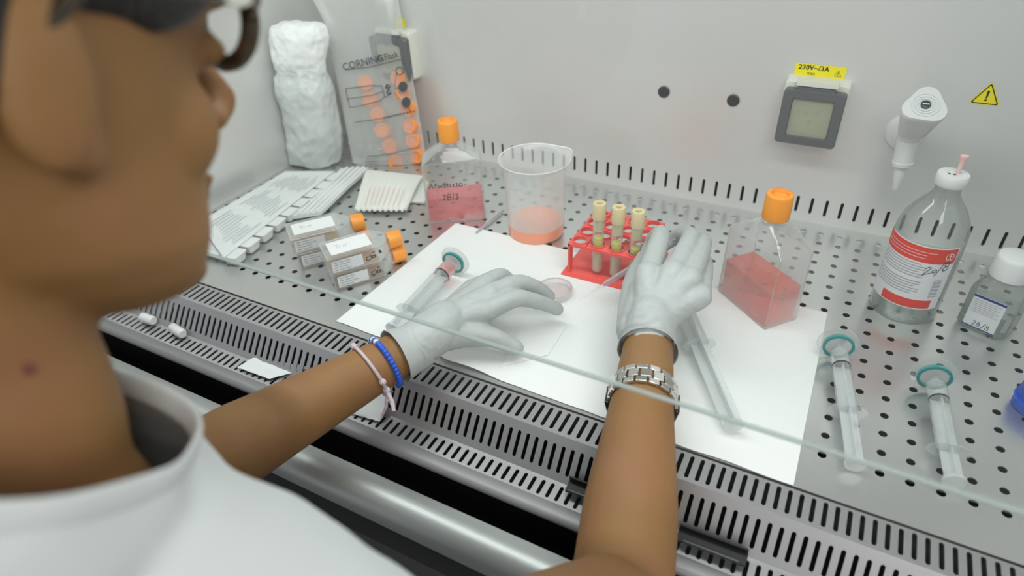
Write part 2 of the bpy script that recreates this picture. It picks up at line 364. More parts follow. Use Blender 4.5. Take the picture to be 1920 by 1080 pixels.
# sash glass
t = thing('window_1', 'sloping clear glass sash with a pale polished lower edge', 'window', (-0.36, -0.17, 0.18)); struct(t)
gy0, gz0, gy1, gz1, th = -0.1695, 0.18, -0.045, 0.70, 0.005
n = Vector((0, -(gz1 - gz0), gy1 - gy0)).normalized() * th
mb = MB(); a = [Vector((XL, gy0, gz0)), Vector((XR, gy0, gz0)), Vector((XR, gy1, gz1)), Vector((XL, gy1, gz1))]
mb.add(a, [(0, 1, 2, 3)]); mb.build('pane', 'glass', t, smooth=False)
mb = MB(); b_ = [a[0], a[1], a[1] + n, a[0] + n]
mb.add(b_ + [p + (a[3] - a[0]).normalized() * 0.0012 for p in b_], [(0, 1, 2, 3), (0, 1, 5, 4), (2, 3, 7, 6), (4, 5, 6, 7)]); mb.build('polished_edge', 'glass_edge', t, smooth=False)

# ================================================================== WALL FITTINGS
def tri_sign(mb, X, s, ink=1, base=0):
    r = lambda k: [(k * s * math.cos(math.radians(a)), k * s * math.sin(math.radians(a))) for a in (90, 210, 330)]
    def rounded(k, rr):
        out = []
        for a in (90, 210, 330):
            cx, cy = (k * s - rr * 2) * math.cos(math.radians(a)), (k * s - rr * 2) * math.sin(math.radians(a))
            out += [(cx + rr * math.cos(math.radians(b)), cy + rr * math.sin(math.radians(b))) for b in (a - 60, a - 20, a + 20, a + 60)]
        return out
    out = rounded(1.0, s * 0.10); i1 = rounded(0.88, s * 0.07); i2 = rounded(0.76, s * 0.05)
    if base is not None: mb.add([(x, y, 0) for x, y in out], [tuple(range(12))], base, X)
    mb.add([(x, y, 0.0003) for x, y in i1] + [(x, y, 0.0003) for x, y in i2], [(k, (k + 1) % 12, 12 + (k + 1) % 12, 12 + k) for k in range(12)], ink, X)
    mb.add([(x * s, y * s, 0.0003) for x, y in [(-0.07, 0.40), (0.07, 0.40), (0.04, -0.08), (-0.04, -0.08)]], [(0, 1, 2, 3)], ink, X)
    mb.add([(x, y, 0.0003) for x, y in arc(0, -0.2 * s, 0.065 * s, 0, 330, 11)], [tuple(range(12))], ink, X)
def wallX(px_, py_, Y=YB - 0.0006): return frame(aty(px_, py_, Y), (1, 0, 0), (0, 0, 1))
mb = MB(); tri_sign(mb, wallX(1850, 182), 0.0195); tag(mb.build('warning_sticker', ['yellow', 'ink'], smooth=False), 'yellow triangle warning sticker with black exclamation mark, on the wall right of the tap', 'sticker')
mb = MB(); X = wallX(1537, 134); mb.add([(-0.0315, -0.008, 0), (0.0315, -0.008, 0), (0.0315, 0.0085, 0), (-0.0315, 0.0085, 0)], [(0, 1, 2, 3)], 0, X)
text(mb, '230V~/3A', 0.0088, X @ Matrix.Translation((-0.008, 0.0035, 0.0003)), 1, off=0.0002, space=1.05); text(mb, 'max', 0.006, X @ Matrix.Translation((-0.010, -0.0038, 0.0003)), 1)
tri_sign(mb, X @ Matrix.Translation((0.0225, -0.0015, 0.0002)), 0.0062, 1, None)
tag(mb.build('rating_sticker', ['yellow', 'ink'], smooth=False), 'yellow rectangular sticker reading 230V 3A max above the right-hand socket', 'sticker')
mb = MB(); X = wallX(752, 51); mb.add([(-0.010, -0.014, 0), (0.010, -0.014, 0), (0.010, 0.015, 0), (-0.010, 0.015, 0)], [(0, 1, 2, 3)], 0, X)
tri_sign(mb, X @ Matrix.Translation((0, 0.002, 0.0002)), 0.006, 1, None); text(mb, 'max', 0.005, X @ Matrix.Translation((0.001, -0.009, 0.0003)), 1)
tag(mb.build('rating_sticker', ['yellow', 'ink'], smooth=False), 'small yellow sticker on the wall above the left socket behind the clear bag', 'sticker')
for (px_, py_), l in (((1245, 172), 'left one of the two round black hole plugs on the back wall'), ((1375, 188), 'right one of the two round black hole plugs on the back wall')):
    mb = MB(); X = wallX(px_, py_, YB); mb.lathe([(0.0088, -0.001), (0.0088, 0.0015), (0.0075, 0.0025)], 28, 0, X)
    tag(mb.build('hole_plug', 'rubber'), l, 'plug', 'round black plugs on the back wall')
def rrect(w_, h_, r, n=4):
    out = []
    for cx, cy, a in ((w_ - r, h_ - r, 0), (-w_ + r, h_ - r, 90), (-w_ + r, -h_ + r, 180), (w_ - r, -h_ + r, 270)):
        out += arc(cx, cy, r, a, a + 90, n)
    return out
def socket(cx, cz, label):
    t = thing('wall_socket', label, 'socket', (cx, YB, cz)); X = frame((cx, YB, cz), (1, 0, 0), (0, 0, 1))
    mb = MB(); mb.loft([[(x, y, z) for x, y in rrect(w_, h_, 0.006)] for w_, h_, z in ((0.041, 0.042, 0), (0.040, 0.041, 0.020), (0.0385, 0.0395, 0.0225))], 0, X)
    mb.box((0, 0.041, 0.024), (0.05, 0.006, 0.014), 0, X); mb.build('socket_box', 'offwhite', t)
    mb = MB(); Y = X @ Matrix.Translation((0, -0.004, 0.0225)); o_ = rrect(0.0385, 0.0370, 0.005); i_ = rrect(0.0255, 0.0255, 0.003)
    n_ = len(o_)
    mb.add([(x, y, 0) for x, y in o_] + [(x, y, 0.011) for x, y in o_] + [(x * 0.97, y * 0.97, 0.0125) for x, y in o_] + [(x * 1.04, y * 1.04, 0.0125) for x, y in i_] + [(x, y, 0.0095) for x, y in i_] + [(x, y, 0) for x, y in i_],
           [(k * n_ + i, k * n_ + (i + 1) % n_, (k + 1) * n_ + (i + 1) % n_, (k + 1) * n_ + i) for k in range(5) for i in range(n_)], 0, Y)
    mb.build('lid_frame', 'sockgrey', t)
    mb = MB(); mb.loft([[(x, y, z) for x, y in rrect(0.0253, 0.0253, 0.003)] for z in (0.007, 0.009)], 0, Y); pw = mb.build('lid_window', 'sockwin', t)
    mb = MB(); mb.lathe([(0.019, 0.0005), (0.019, 0.003), (0.0165, 0.003), (0.0165, 0.0008)], 28, 0, Y, cap=False)
    mb.box((0, 0, 0.0005), (0.05, 0.05, 0.001), 0, Y)
    for dx, dy in ((-0.007, 0.004), (0.007, 0.004), (0, -0.007)): mb.lathe([(0.0025, 0.001), (0.0025, 0.0013)], 12, 1, Y @ Matrix.Translation((dx, dy, 0)))
    mb.build('socket_face', ['offwhite', 'sockgrey'], t)
    mb = MB(); mb.box((0, 0.0385, 0.008), (0.046, 0.005, 0.006), 0, Y); mb.build('hinge_bar', 'sockgrey', t)
s0 = aty(1518, 222, YB - 0.03)
socket(s0.x, s0.z + 0.004, 'grey and ivory socket with a see-through flap, right of the two black plugs')
s1 = aty(748, 110, YB - 0.03); socket(s1.x - 0.018, s1.z + 0.002, 'grey and ivory wall socket half hidden behind the clear bag')

# tap
tp = aty(1697, 248, YB); t = thing('service_tap', 'white nylon service tap with a three-lobed handle and pointed nozzle on the back wall', 'tap', tp)
X = frame(tp, (1, 0, 0), (0, 0, 1))
mb = MB(); mb.lathe([(0.024, 0), (0.024, 0.003), (0.021, 0.008), (0.013, 0.010), (0.012, 0.03)], 40, 0, X); mb.build('wall_flange', 'tapwhite', t)
pA = tp; pB = aty(1728, 205, YB - 0.075); ax = (pB - pA); 
hub = aty(1703, 262, YB - 0.045)
mb = MB(); dr = aty(1680, 354, YB - 0.045) - hub; drn = dr.normalized()
mb.tube([tp + Vector((0, -0.02, 0.0)), hub + Vector((0, 0.0, 0.008))], 0.0125, 24); mb.ellip(hub + Vector((0, 0, 0.008)), (0.0135, 0.0135, 0.0135))
mb.tube([hub, hub + dr * 0.42, hub + dr * 0.43, hub + dr * 0.50], [0.0125, 0.0115, 0.0125, 0.0118], 28); mb.build('tap_body', 'tapwhite', t)
mb = MB(); mb.tube([hub + dr * 0.50, hub + dr * 0.62, hub + dr * 0.97, hub + dr], [0.0075, 0.0072, 0.0048, 0.0044], 24); mb.build('nozzle', 'tapwhite', t)
mb = MB(); mb.tube([hub + dr * 0.99, hub + dr * 1.004], [0.0032, 0.0032], 16); mb.build('nozzle_bore', 'void', t)
kc = aty(1735, 198, YB - 0.085); kd = (kc - (hub + Vector((0, 0, 0.008)))).normalized()
X = frame(kc, (1, 0, 0.0), (0, 0.35, 1)); X = frame(kc, Vector((1, 0, 0)).cross(kd).cross(kd) * -1, kd.cross(Vector((1, 0, 0)))*1.0)
zc = (X.to_3x3() @ Vector((0, 0, 1)))
if zc.dot(kd) < 0: X = X @ Matrix.Rotation(PI, 4, 'X')
def lobe(R_, d_, n_=48, ph=90): return [((R_ + d_ * math.cos(3 * (2 * PI * i / n_ - math.radians(ph)))) * math.cos(2 * PI * i / n_), (R_ + d_ * math.cos(3 * (2 * PI * i / n_ - math.radians(ph)))) * math.sin(2 * PI * i / n_)) for i in range(n_)]
mb = MB(); mb.loft([[(x * k_, y * k_, z_) for x, y in lobe(0.0225, 0.0030)] for k_, z_ in ((0.55, -0.060), (0.66, -0.054), (0.93, -0.012), (0.99, -0.006), (1.0, -0.002), (0.965, 0.001))], 0, X); mb.build('handle', 'tapwhite', t)
mb = MB()
for r0 in (0.0150, 0.0115, 0.0085): mb.lathe([(r0, 0.0010), (r0, 0.0022), (r0 - 0.0012, 0.0022), (r0 - 0.0012, 0.0010)], 36, 0, X, cap=False)
mb.build('index_rings', 'tapwhite', t)
mb = MB(); mb.lathe([(0.0052, 0.001), (0.0052, 0.003), (0.0046, 0.0034)], 28, 0, X); mb.box((0, 0, 0.0036), (0.0075, 0.0014, 0.0008), 1, X); mb.build('centre_cap', ['rubber', 'labelwhite'], t)

# ================================================================== CULTURE FLASKS
def cap_mesh(r=0.0150, h=0.031):
    mb = MB(); n = 48; rings = []
    for z, k, rib in ((0, 0.97, 1), (0.002, 1.0, 1), (h * 0.62, 1.0, 1), (h * 0.66, 1.0, 0), (h - 0.003, 1.0, 0), (h - 0.0008, 0.965, 0), (h, 0.92, 0), (h, 0.68, 0), (h - 0.0025, 0.62, 0), (h - 0.0035, 0.60, 0), (h - 0.0035, 0.45, 0), (h - 0.0025, 0.40, 0), (h - 0.0028, 0.02, 0)):
        rings.append([((r * k + (0.0004 if rib and i % 2 else 0)) * math.cos(2 * PI * i / n), (r * k + (0.0004 if rib and i % 2 else 0)) * math.sin(2 * PI * i / n), z) for i in range(n)])
    mb.loft(rings); return mb
def shell(mb, prof, X):
    """prof: list of (half_w, half_d, radius, z)"""
    mb.loft([[(x, y, z) for x, y in rrect(a, b, r, 3)] for a, b, r, z in prof], 0, X)
def big_flask(name, label, loc, rz, W=0.0455, D=0.025, liq=0.048, liqmat='pink', group='upright culture flasks'):
    t = thing(name, label, 'flask', loc, rz, group); X = XM(t)
    mb = MB(); shell(mb, [(W - 0.001, D - 0.001, 0.002, 0.0005), (W, D, 0.003, 0.002), (W * 0.985, D * 0.985, 0.003, 0.097), (W * 0.93, D * 0.95, 0.004, 0.101), (W * 0.42, D * 0.66, 0.008, 0.118), (0.014, 0.014, 0.0139, 0.123), (0.0135, 0.0135, 0.0134, 0.126)], X)
    b = mb.build('flask_body', 'clear', t)
    # moulded ribs of the body read as pale bars
    mb = MB()
    for sx in (-1, 1):
        for sy in (-1, 1):
            mb.tube([(sx * (W - 0.0015), sy * (D - 0.0015), 0.002), (sx * (W * 0.985 - 0.0015), sy * (D * 0.985 - 0.0015), 0.098), (sx * W * 0.42, sy * D * 0.62, 0.118)], [0.0011, 0.0011, 0.0009], 8, 0, X)
    for sy in (-1, 1): mb.tube([(-W + 0.002, sy * (D - 0.0012), 0.0015), (W - 0.002, sy * (D - 0.0012), 0.0015)], 0.0012, 8, 0, X); mb.tube([(-W * 0.96, sy * (D * 0.95 - 0.001), 0.0995), (W * 0.96, sy * (D * 0.95 - 0.001), 0.0995)], 0.0007, 8, 0, X)
    for sx in (-1, 1): mb.tube([(sx * (W - 0.0012), -D + 0.002, 0.0015), (sx * (W - 0.0012), D - 0.002, 0.0015)], 0.0012, 8, 0, X)
    mb.build('moulded_edges', 'syringe', t)
    mb = MB(); shell(mb, [(W - 0.003, D - 0.003, 0.002, 0.0030), (W - 0.0032, D - 0.0032, 0.002, liq)], X); mb.build('culture_medium', liqmat, t)
    mb = MB(); mb.lathe([(0.0140, 0.120), (0.0148, 0.1215), (0.0148, 0.1250), (0.0138, 0.1262)], 32, 0, X); mb.build('neck_ring', 'syringe', t)
    c = cap_mesh(); c.v = [X @ (p + Vector((0, 0, 0.1265))) for p in c.v]; c.build('screw_cap', 'orange', t, ang=50)
    return t, X
F = Vector((-0.0796, 0.1682, 0)); wv = Vector((-0.0702, 0.0584, 0)).normalized(); dv = Vector((-wv.y, wv.x, 0)) * -1
cR = F + wv * 0.0455 + dv * 0.0245 + Vector((-0.004, -0.002, 0))
big_flask('culture_flask', 'upright clear flask of red medium on the right of the paper, corner towards us', cR, math.atan2(-wv.y, -wv.x), 0.0455, 0.0245, 0.050, 'pink')
e1 = Vector((-0.5216 + 0.5981, 0.2651 - 0.2153, 0)); a1 = math.atan2(e1.y, e1.x); n1 = Vector((-math.sin(a1), math.cos(a1), 0))
c1_ = (Vector((-0.5981, 0.2153, 0)) + Vector((-0.5216, 0.2651, 0))) / 2 + n1 * 0.024
t, X = big_flask('culture_flask', 'upright clear flask of pink medium with black handwriting, beside the beaker', c1_, a1, 0.0455, 0.0235, 0.041, 'pink2')
mb = MB(); Y = X @ frame((0, -0.0246, 0.0615), (1, 0, 0), (0, 0, 1))
def wr(ox, oy, s_, ls): return [[(ox + a * s_, oy + b * s_) for a, b in l] for l in ls]
word = []
x_ = -0.037
for g in ([[(0, 0), (1, 2.4), (1.6, 0)], [(0.3, 0.8), (1.5, 1.0)]], [[(0.2, 1.4), (1.6, 1.5)], [(0.9, 2.3), (0.8, 0.1)]], [[(0, 1.4), (0.3, 0), (0.8, 1.1), (1.2, 0), (1.7, 1.5)]], [[(0.2, 1.3), (0.2, 0)], [(0.2, 1.9), (0.3, 2.1)]], [[(0.2, 2.2), (0.2, 0)]], [[(0.2, 1.2), (0.2, 0.0)]], [[(0, 1.3), (1.1, 1.5)], [(0.5, 1.9), (0.5, 0)]], [[(0.1, 0), (0.1, 1.2), (0.7, 1.5)]], [[(0.1, 0.7), (0.9, 0.9), (0.6, 1.4), (0.1, 0.7), (0.5, 0), (1.1, 0.3)]], [[(0, 1.5), (1.2, 1.5)], [(0.6, 1.5), (0.6, 0)]], [arc(0.7, 0.8, 0.7, 0, 360)], [[(0.2, 0.9), (1.4, 0.9)]]):
    word += wr(x_, 0.000, 0.0037, g); x_ += 0.0037 * (max(p[0] for l in g for p in l) + 0.25)
strokes(mb, word, 0.0011, Y)
dd = wr(-0.018, -0.021, 0.0042, [[(0, 1.6), (0.5, 2.2), (1.1, 1.6), (0, 0), (1.2, 0)], arc(2.3, 1.6, 0.6, 0, 360), arc(2.3, 0.5, 0.7, 0, 360), [(3.7, -0.2), (3.9, 2.6)], [(4.6, 1.6), (5.1, 2.2), (5.6, 1.6), (4.9, 1.0), (5.7, 0.4), (4.9, -0.2), (4.5, 0.3)]])
strokes(mb, dd, 0.0012, Y); mb.build('handwriting', 'ink', t, smooth=False)

# small flasks lying in two stacks
def small_flask(label, loc, rz, writing=None, top_label=None, side_label=True):
    t = thing('culture_flask', label, 'flask', loc, rz, 'small flasks lying in two stacks'); X = XM(t)
    Lb, Wd, H = 0.070, 0.052, 0.0245      # lies on its wide face, neck towards +x
    def ring(a, b, x, zc): return [(x, a * cy_, zc + b * cz_) for cy_, cz_ in [(p[0], p[1]) for p in rrect(1, 1, 0.12, 3)]]
    mb = MB(); zc = H / 2
    mb.loft([ring(Wd / 2 - 0.001, H / 2 - 0.001, 0, zc), ring(Wd / 2, H / 2, 0.0015, zc), ring(Wd / 2, H / 2, Lb, zc), ring(0.014, 0.0105, Lb + 0.014, zc + 0.0005), ring(0.0095, 0.0095, Lb + 0.016, zc + 0.001), ring(0.009, 0.009, Lb + 0.020, zc + 0.001)], 0, X)
    mb.build('flask_body', 'clear', t)
    mb = MB()
    for sy in (-1, 1):
        for zz in (0.0012, H - 0.0012): mb.tube([(0.001, sy * (Wd / 2 - 0.001), zz), (Lb, sy * (Wd / 2 - 0.001), zz), (Lb + 0.013, sy * 0.013, zc + (0.009 if zz > 0.01 else -0.009))], 0.0008, 6, 0, X)
        mb.tube([(0.001, sy * (Wd / 2 - 0.001), 0.001), (0.001, sy * (Wd / 2 - 0.001), H - 0.001)], 0.0008, 6, 0, X)
    for zz in (0.001, H - 0.001): mb.tube([(0.001, -Wd / 2 + 0.001, zz), (0.001, Wd / 2 - 0.001, zz)], 0.0008, 6, 0, X)
    mb.build('moulded_edges', 'syringe', t)
    mb = MB(); mb.loft([ring(Wd / 2 - 0.002, 0.0024, 0.003, 0.0045), ring(Wd / 2 - 0.002, 0.0024, Lb - 0.002, 0.0045)], 0, X); mb.build('culture_medium', clear_amber, t)
    c = cap_mesh(0.0118, 0.019); K = X @ Matrix.Translation((Lb + 0.019, 0, zc + 0.001)) @ Matrix.Rotation(PI / 2, 4, 'Y'); c.v = [K @ p for p in c.v]; c.build('screw_cap', 'orange', t, ang=50)
    if top_label:
        mb = MB(); Y = X @ Matrix.Translation((0.036, 0, H + 0.0004)); a, b = top_label
        mb.loft([[(x, y, z) for x, y in rrect(a, b, 0.001, 1)] for z in (0, 0.0003)], 0, Y)
        strokes(mb, wr(-0.020, -0.004, 0.0045, [[(0, 2.0), (1.6, 2.1)], [(0.8, 2.1), (0.8, 0)], [(1.6, 1.3), (1.6, 0)], [(1.6, 1), (2.2, 1.4)], [(2.8, 1.3), (2.8, 0)], [(3.3, 0.1), (3.4, 1.4), (4.1, 1.2), (3.4, 0.6)]]), 0.0006, Y @ Matrix.Translation((0, 0, 0.0005)), 1)
        mb.build('top_label', ['labelbright', 'faint'], t, smooth=False)
    mb = MB(); Y = X @ frame((0.026, -Wd / 2 - 0.0004, H / 2), (1, 0, 0), (0, 0, 1))
    if side_label:
        mb.add([(-0.022, -0.0085, 0), (0.020, -0.0085, 0), (0.020, 0.0085, 0), (-0.022, 0.0085, 0)], [(0, 1, 2, 3)], 0, Y)
        for k in range(4):
            mb.add([(-0.019, 0.005 - k * 0.0038, 0.0002), (-0.014, 0.005 - k * 0.0038, 0.0002), (-0.014, 0.0066 - k * 0.0038, 0.0002), (-0.019, 0.0066 - k * 0.0038, 0.0002)], [(0, 1, 2, 3)], 1, Y)
            l_ = random.uniform(0.010, 0.022); mb.add([(-0.012, 0.005 - k * 0.0038, 0.0002), (-0.012 + l_, 0.005 - k * 0.0038, 0.0002), (-0.012 + l_, 0.0062 - k * 0.0038, 0.0002), (-0.012, 0.0062 - k * 0.0038, 0.0002)], [(0, 1, 2, 3)], 1, Y)
    mb.build('side_label', ['labelwhite', 'faint'], t, smooth=False) if side_label else None
    if writing:
        mb = MB(); Y = X @ frame((0.056, -Wd / 2 - 0.0005, H / 2), (1, 0.0, 0.25), (0, 0, 1)); strokes(mb, writing, 0.0013, Y); mb.build('handwriting', 'ink', t, smooth=False)
    return t
clear_amber = clear('thin_amber_medium', (0.96, 0.89, 0.82), 0.10, 0.35, (0.85, 0.55, 0.36), 0.05)
cla = wr(-0.006, -0.004, 0.0034, [arc(0.9, 0.9, 0.9, 60, 320), [(2.1, 2.3), (2.1, 0)], arc(3.1, 0.6, 0.6, 0, 360), [(3.8, 1.2), (3.8, 0)], [(3.0, 2.4), (4.2, 2.5)]])
clb = cla + wr(0.014, -0.002, 0.003, [[(0, 0), (0, 1.6), (1, 1.2), (0, 0.8), (1.1, 0.3), (0, 0)]])
pF = Vector((-0.613, 0.015, 0)); pR = at(742, 512, 0); dB = (pR - pF); aB = math.atan2(dB.y, dB.x)
nB = Vector((-math.sin(aB), math.cos(aB), 0)); oB = pF + nB * 0.026
small_flask('small lying flask with orange cap, lower one of the stack nearest the paper', oB, aB, cla, None)
small_flask('small lying flask with bright top label, uppermost of the stack nearest the paper', oB + Vector((0, 0, 0.0252)) - Vector((math.cos(aB), math.sin(aB), 0)) * 0.003, aB, clb, (0.028, 0.017))
pF2 = at(565, 505, 0); aA = aB + math.radians(-3); nA = Vector((-math.sin(aA), math.cos(aA), 0)); oA = pF2 + nA * 0.026
small_flask('small lying flask, lower one of the stack beside the paper packs', oA, aA, None, None)
small_flask('small lying flask with pale top label, uppermost of the stack beside the packs', oA + Vector((0, 0, 0.0252)) - Vector((math.cos(aA), math.sin(aA), 0)) * 0.004, aA, None, (0.029, 0.016))

# ================================================================== BEAKER
bc = Vector((-0.4340, 0.2640, 0)); t = thing('plastic_beaker', 'frosted plastic beaker with a little salmon liquid, behind the paper', 'beaker', bc); X = XM(t)
def rimring(r, z, n=56, lip=0.0): return [((r + lip * max(0, math.cos(2 * PI * i / n - 0.95)) ** 24) * math.cos(2 * PI * i / n), (r + lip * max(0, math.cos(2 * PI * i / n - 0.95)) ** 24) * math.sin(2 * PI * i / n), z) for i in range(n)]
mb = MB(); mb.loft([rimring(0.0385, 0.0006), rimring(0.0405, 0.002), rimring(0.0412, 0.006), rimring(0.0455, 0.108), rimring(0.0475, 0.115, lip=0.003), rimring(0.0505, 0.1185, lip=0.007), rimring(0.0515, 0.1195, lip=0.008)], 0, X, caps=(True, False)); mb.build('beaker_wall', 'frost', t, ang=60)
mb = MB(); mb.loft([rimring(0.0515, 0.1190, lip=0.008), rimring(0.0522, 0.1200, lip=0.008), rimring(0.0515, 0.1210, lip=0.008), rimring(0.0505, 0.1200, lip=0.008), rimring(0.0515, 0.1190, lip=0.008)], 0, X, cap=False); mb.build('rolled_rim', 'white', t, ang=80)
mb = MB(); mb.lathe([(0.0384, 0.0012), (0.0409, 0.0025), (0.0416, 0.006), (0.0423, 0.021)], 48, 0, X); mb.build('salmon_liquid', 'salmon', t)
mb = MB(); mb.lathe([(0.0412, 0.0205), (0.0421, 0.0212), (0.0412, 0.0222), (0.0404, 0.0212), (0.0412, 0.0205)], 48, 0, X, cap=False); mb.build('meniscus_ring', 'frost', t)

# ================================================================== TUBE RACK AND TUBES
t = thing('tube_rack', 'red plastic test tube rack with ring holes and a flanged base, beside the right hand', 'rack', (-0.295, 0.225, 0))
rx0, rx1, ry0, ry1 = -0.345, -0.243, 0.178, 0.281; cols = [-0.332, -0.3075, -0.2820, -0.2565]; rows = [0.1910, 0.2165, 0.2420, 0.2675]
mb = MB()
zt = 0.051
for i, cx in enumerate(cols):
    for j, cy in enumerate(rows):
        holes(mb, cx, cy, 0.01275, 0.01275, ringpts(0.0092, 24), lambda x, y: (x, y, zt), Vector((0, 0, -0.004)))
        holes(mb, cx, cy, 0.01275, 0.01275, ringpts(0.0092, 24), lambda x, y: (x, y, zt - 0.004), Vector((0, 0, 0.0005)))
ex0, ex1, ey0, ey1 = cols[0] - 0.01275, cols[-1] + 0.01275, rows[0] - 0.01275, rows[-1] + 0.01275
for a_, b_ in (((ex0, ey0), (ex1, ey0)), ((ex1, ey0), (ex1, ey1)), ((ex1, ey1), (ex0, ey1)), ((ex0, ey1), (ex0, ey0))):
    mb.add([(*a_, zt), (*b_, zt), (*b_, zt - 0.004), (*a_, zt - 0.004)], [(0, 1, 2, 3)])
mb.build('top_plate', 'red', t)
mb = MB()
for cx in cols:
    for cy in rows: mb.lathe([(0.0108, zt - 0.001), (0.0108, zt + 0.0018), (0.0093, zt + 0.0018), (0.0093, zt - 0.001)], 28, 0, Matrix.Translation((cx, cy, 0)), cap=False)
mb.build('ring_collars', 'red', t)
mb = MB(); mb.loft([[(x, y, z) for x, y in [(ex0 - k_, ey0 - k_ * 0.6), (ex1 + k_, ey0 - k_ * 0.6), (ex1 + k_, ey1 + k_ * 0.6), (ex0 - k_, ey1 + k_ * 0.6)]] for k_, z in ((0.008, 0.0006), (0.008, 0.003), (-0.002, 0.0055), (-0.002, 0.006))]); bev(mb.build('base', 'red', t), 0.0008)
for sx, sy in ((ex0, ey0), (ex1, ey0), (ex0, ey1), (ex1, ey1)):
    mb = MB(); s1_ = 1 if sx == ex0 else -1; s2_ = 1 if sy == ey0 else -1
    mb.box((sx + s1_ * 0.0015, sy + s2_ * 0.005, 0.027), (0.003, 0.010, 0.044)); mb.build('leg', 'red', t)
for k, (cx, l) in enumerate(zip(cols[1:], ('leftmost beige-stoppered test tube in the front row of the red rack', 'middle beige-stoppered test tube in the front row of the red rack', 'beige-stoppered test tube nearest the glove in the red rack'))):
    t = thing('test_tube', l, 'test tube', (cx, rows[0], 0.0075), 0, 'stoppered tubes in the red rack'); X = XM(t)
    R_ = 0.0073
    mb = MB(); mb.lathe([(0.001, 0.0)] + [(R_ * math.sin(a), R_ - R_ * math.cos(a)) for a in (0.4, 0.8, 1.2, 1.57)] + [(R_, 0.088)], 28, 0, X); mb.build('tube_glass', 'clear', t, ang=60)
    mb = MB(); mb.lathe([(0.001, 0.0008)] + [((R_ - 0.001) * math.sin(a), R_ - (R_ - 0.001) * math.cos(a)) for a in (0.4, 0.8, 1.2, 1.57)] + [(R_ - 0.001, 0.038)], 24, 0, X); mb.build('gel_layer', 'gel', t, ang=60)
    mb = MB(); mb.lathe([(R_ - 0.0009, 0.0385), (R_ - 0.0009, 0.0555 - 0.002 * k)], 24, 0, X); mb.build('serum_layer', 'serum', t)
    mb = MB(); mb.lathe([(R_ - 0.0008, 0.066), (R_ - 0.0006, 0.0825), (R_ + 0.0004, 0.0828), (0.0083, 0.083), (0.0085, 0.084), (0.0085, 0.104), (0.0080, 0.1052), (0.0040, 0.1052), (0.0034, 0.1042), (0.0034, 0.1015)], 30, 0, X); o = mb.build('stopper', 'stopper', t, ang=50)
    mb = MB(); mb.lathe([(0.0033, 0.1018), (0.0033, 0.1022)], 20, 0, X); mb.build('stopper_recess', 'stopdark', t)

# ================================================================== GLASS INFUSION BOTTLE
bcn = Vector((0.0590, 0.2850, 0)); t = thing('glass_bottle', 'glass bottle with a red and white label and a pink needle hub in its cap', 'bottle', bcn); X = XM(t)
R_ = 0.0370
prof = [(0.030, 0.002), (0.0350, 0.0008), (R_, 0.004), (R_, 0.104), (0.0360, 0.116), (0.0325, 0.128), (0.026, 0.140), (0.0185, 0.150), (0.0138, 0.157), (0.0128, 0.162), (0.0128, 0.171)]
mb = MB(); mb.lathe(prof, 56, 0, X); mb.build('bottle_glass', 'bottleglass', t, ang=60)
mb = MB(); mb.lathe([(0.032, 0.003), (R_ - 0.0022, 0.006), (R_ - 0.0022, 0.024)], 48, 0, X); mb.build('clear_liquid', 'water', t, ang=60)
mb = MB(); mb.lathe([(0.0150, 0.168), (0.0158, 0.169), (0.0158, 0.179), (0.0150, 0.1808), (0.0075, 0.1812), (0.0070, 0.1802), (0.002, 0.1802)], 40, 0, X)
mb.build('crimp_cap', 'tapwhite', t, ang=50)
mb = MB()
for dx in (-0.0045, 0.0005): mb.lathe([(0.0016, 0.1800), (0.0016, 0.1806)], 14, 0, X @ Matrix.Translation((dx, -0.002, 0)))
mb.build('rubber_septum', 'rubber', t)
mb = MB(); mb.tube([X @ Vector((0.0035, 0.0015, 0.1803)), X @ Vector((0.0035, 0.0015, 0.190)), X @ Vector((0.0036, 0.0015, 0.1975)), X @ Vector((0.0036, 0.0015, 0.1990)), X @ Vector((0.0036, 0.0015, 0.2010))], [0.0020, 0.0024, 0.0031, 0.0040, 0.0040], 18); mb.build('needle_hub', 'pinkneedle', t, ang=50)
def cyl(r, a0): return lambda x, y: (r * math.cos(a0 + x / r), r * math.sin(a0 + x / r), y)
view = math.atan2(CAM.y - bcn.y, CAM.x - bcn.x)
def band(mb, r, a0, x0, x1, y0, y1, mi, n=24, tilt=0.0):
    vs_ = []; f = cyl(r, a0)
    for i in range(n + 1):
        x = x0 + (x1 - x0) * i / n; vs_ += [f(x, y0 + tilt * x), f(x, y1 + tilt * x)]
    mb.add(vs_, [(2 * i, 2 * i + 2, 2 * i + 3, 2 * i + 1) for i in range(n)], mi, X)
mb = MB(); a0 = view; La, Lb_ = -0.057, 0.038
band(mb, R_ + 0.0003, a0, La, Lb_, 0.024, 0.108, 0)
band(mb, R_ + 0.0005, a0, La + 0.0008, Lb_ - 0.001, 0.0875, 0.1065, 1)
band(mb, R_ + 0.0005, a0, La + 0.030, Lb_ - 0.010, 0.0255, 0.0370, 1)
for k in range(13):
    if k in (6,): continue
    y = 0.084 - k * 0.0033; band(mb, R_ + 0.0005, a0, La + 0.006, La + 0.066 - (0.006 if k % 3 == 0 else 0), y, y + 0.0011, 2)
for k in range(3): band(mb, R_ + 0.0007, a0, La + 0.008, La + 0.062 + 0.010 * (k == 2), 0.0925 + k * 0.0038, 0.0935 + k * 0.0038, 3)
band(mb, R_ + 0.0006, a0, Lb_ - 0.016, Lb_ - 0.007, 0.042, 0.066, 4)
for k in range(5): band(mb, R_ + 0.0007, a0, Lb_ - 0.016, Lb_ - 0.007, 0.044 + k * 0.005, 0.0452 + k * 0.005, 0)
mb.build('paper_label', ['labelwhite', 'redlabel', 'faint', 'pinkprint', 'greyink'], t, smooth=False)
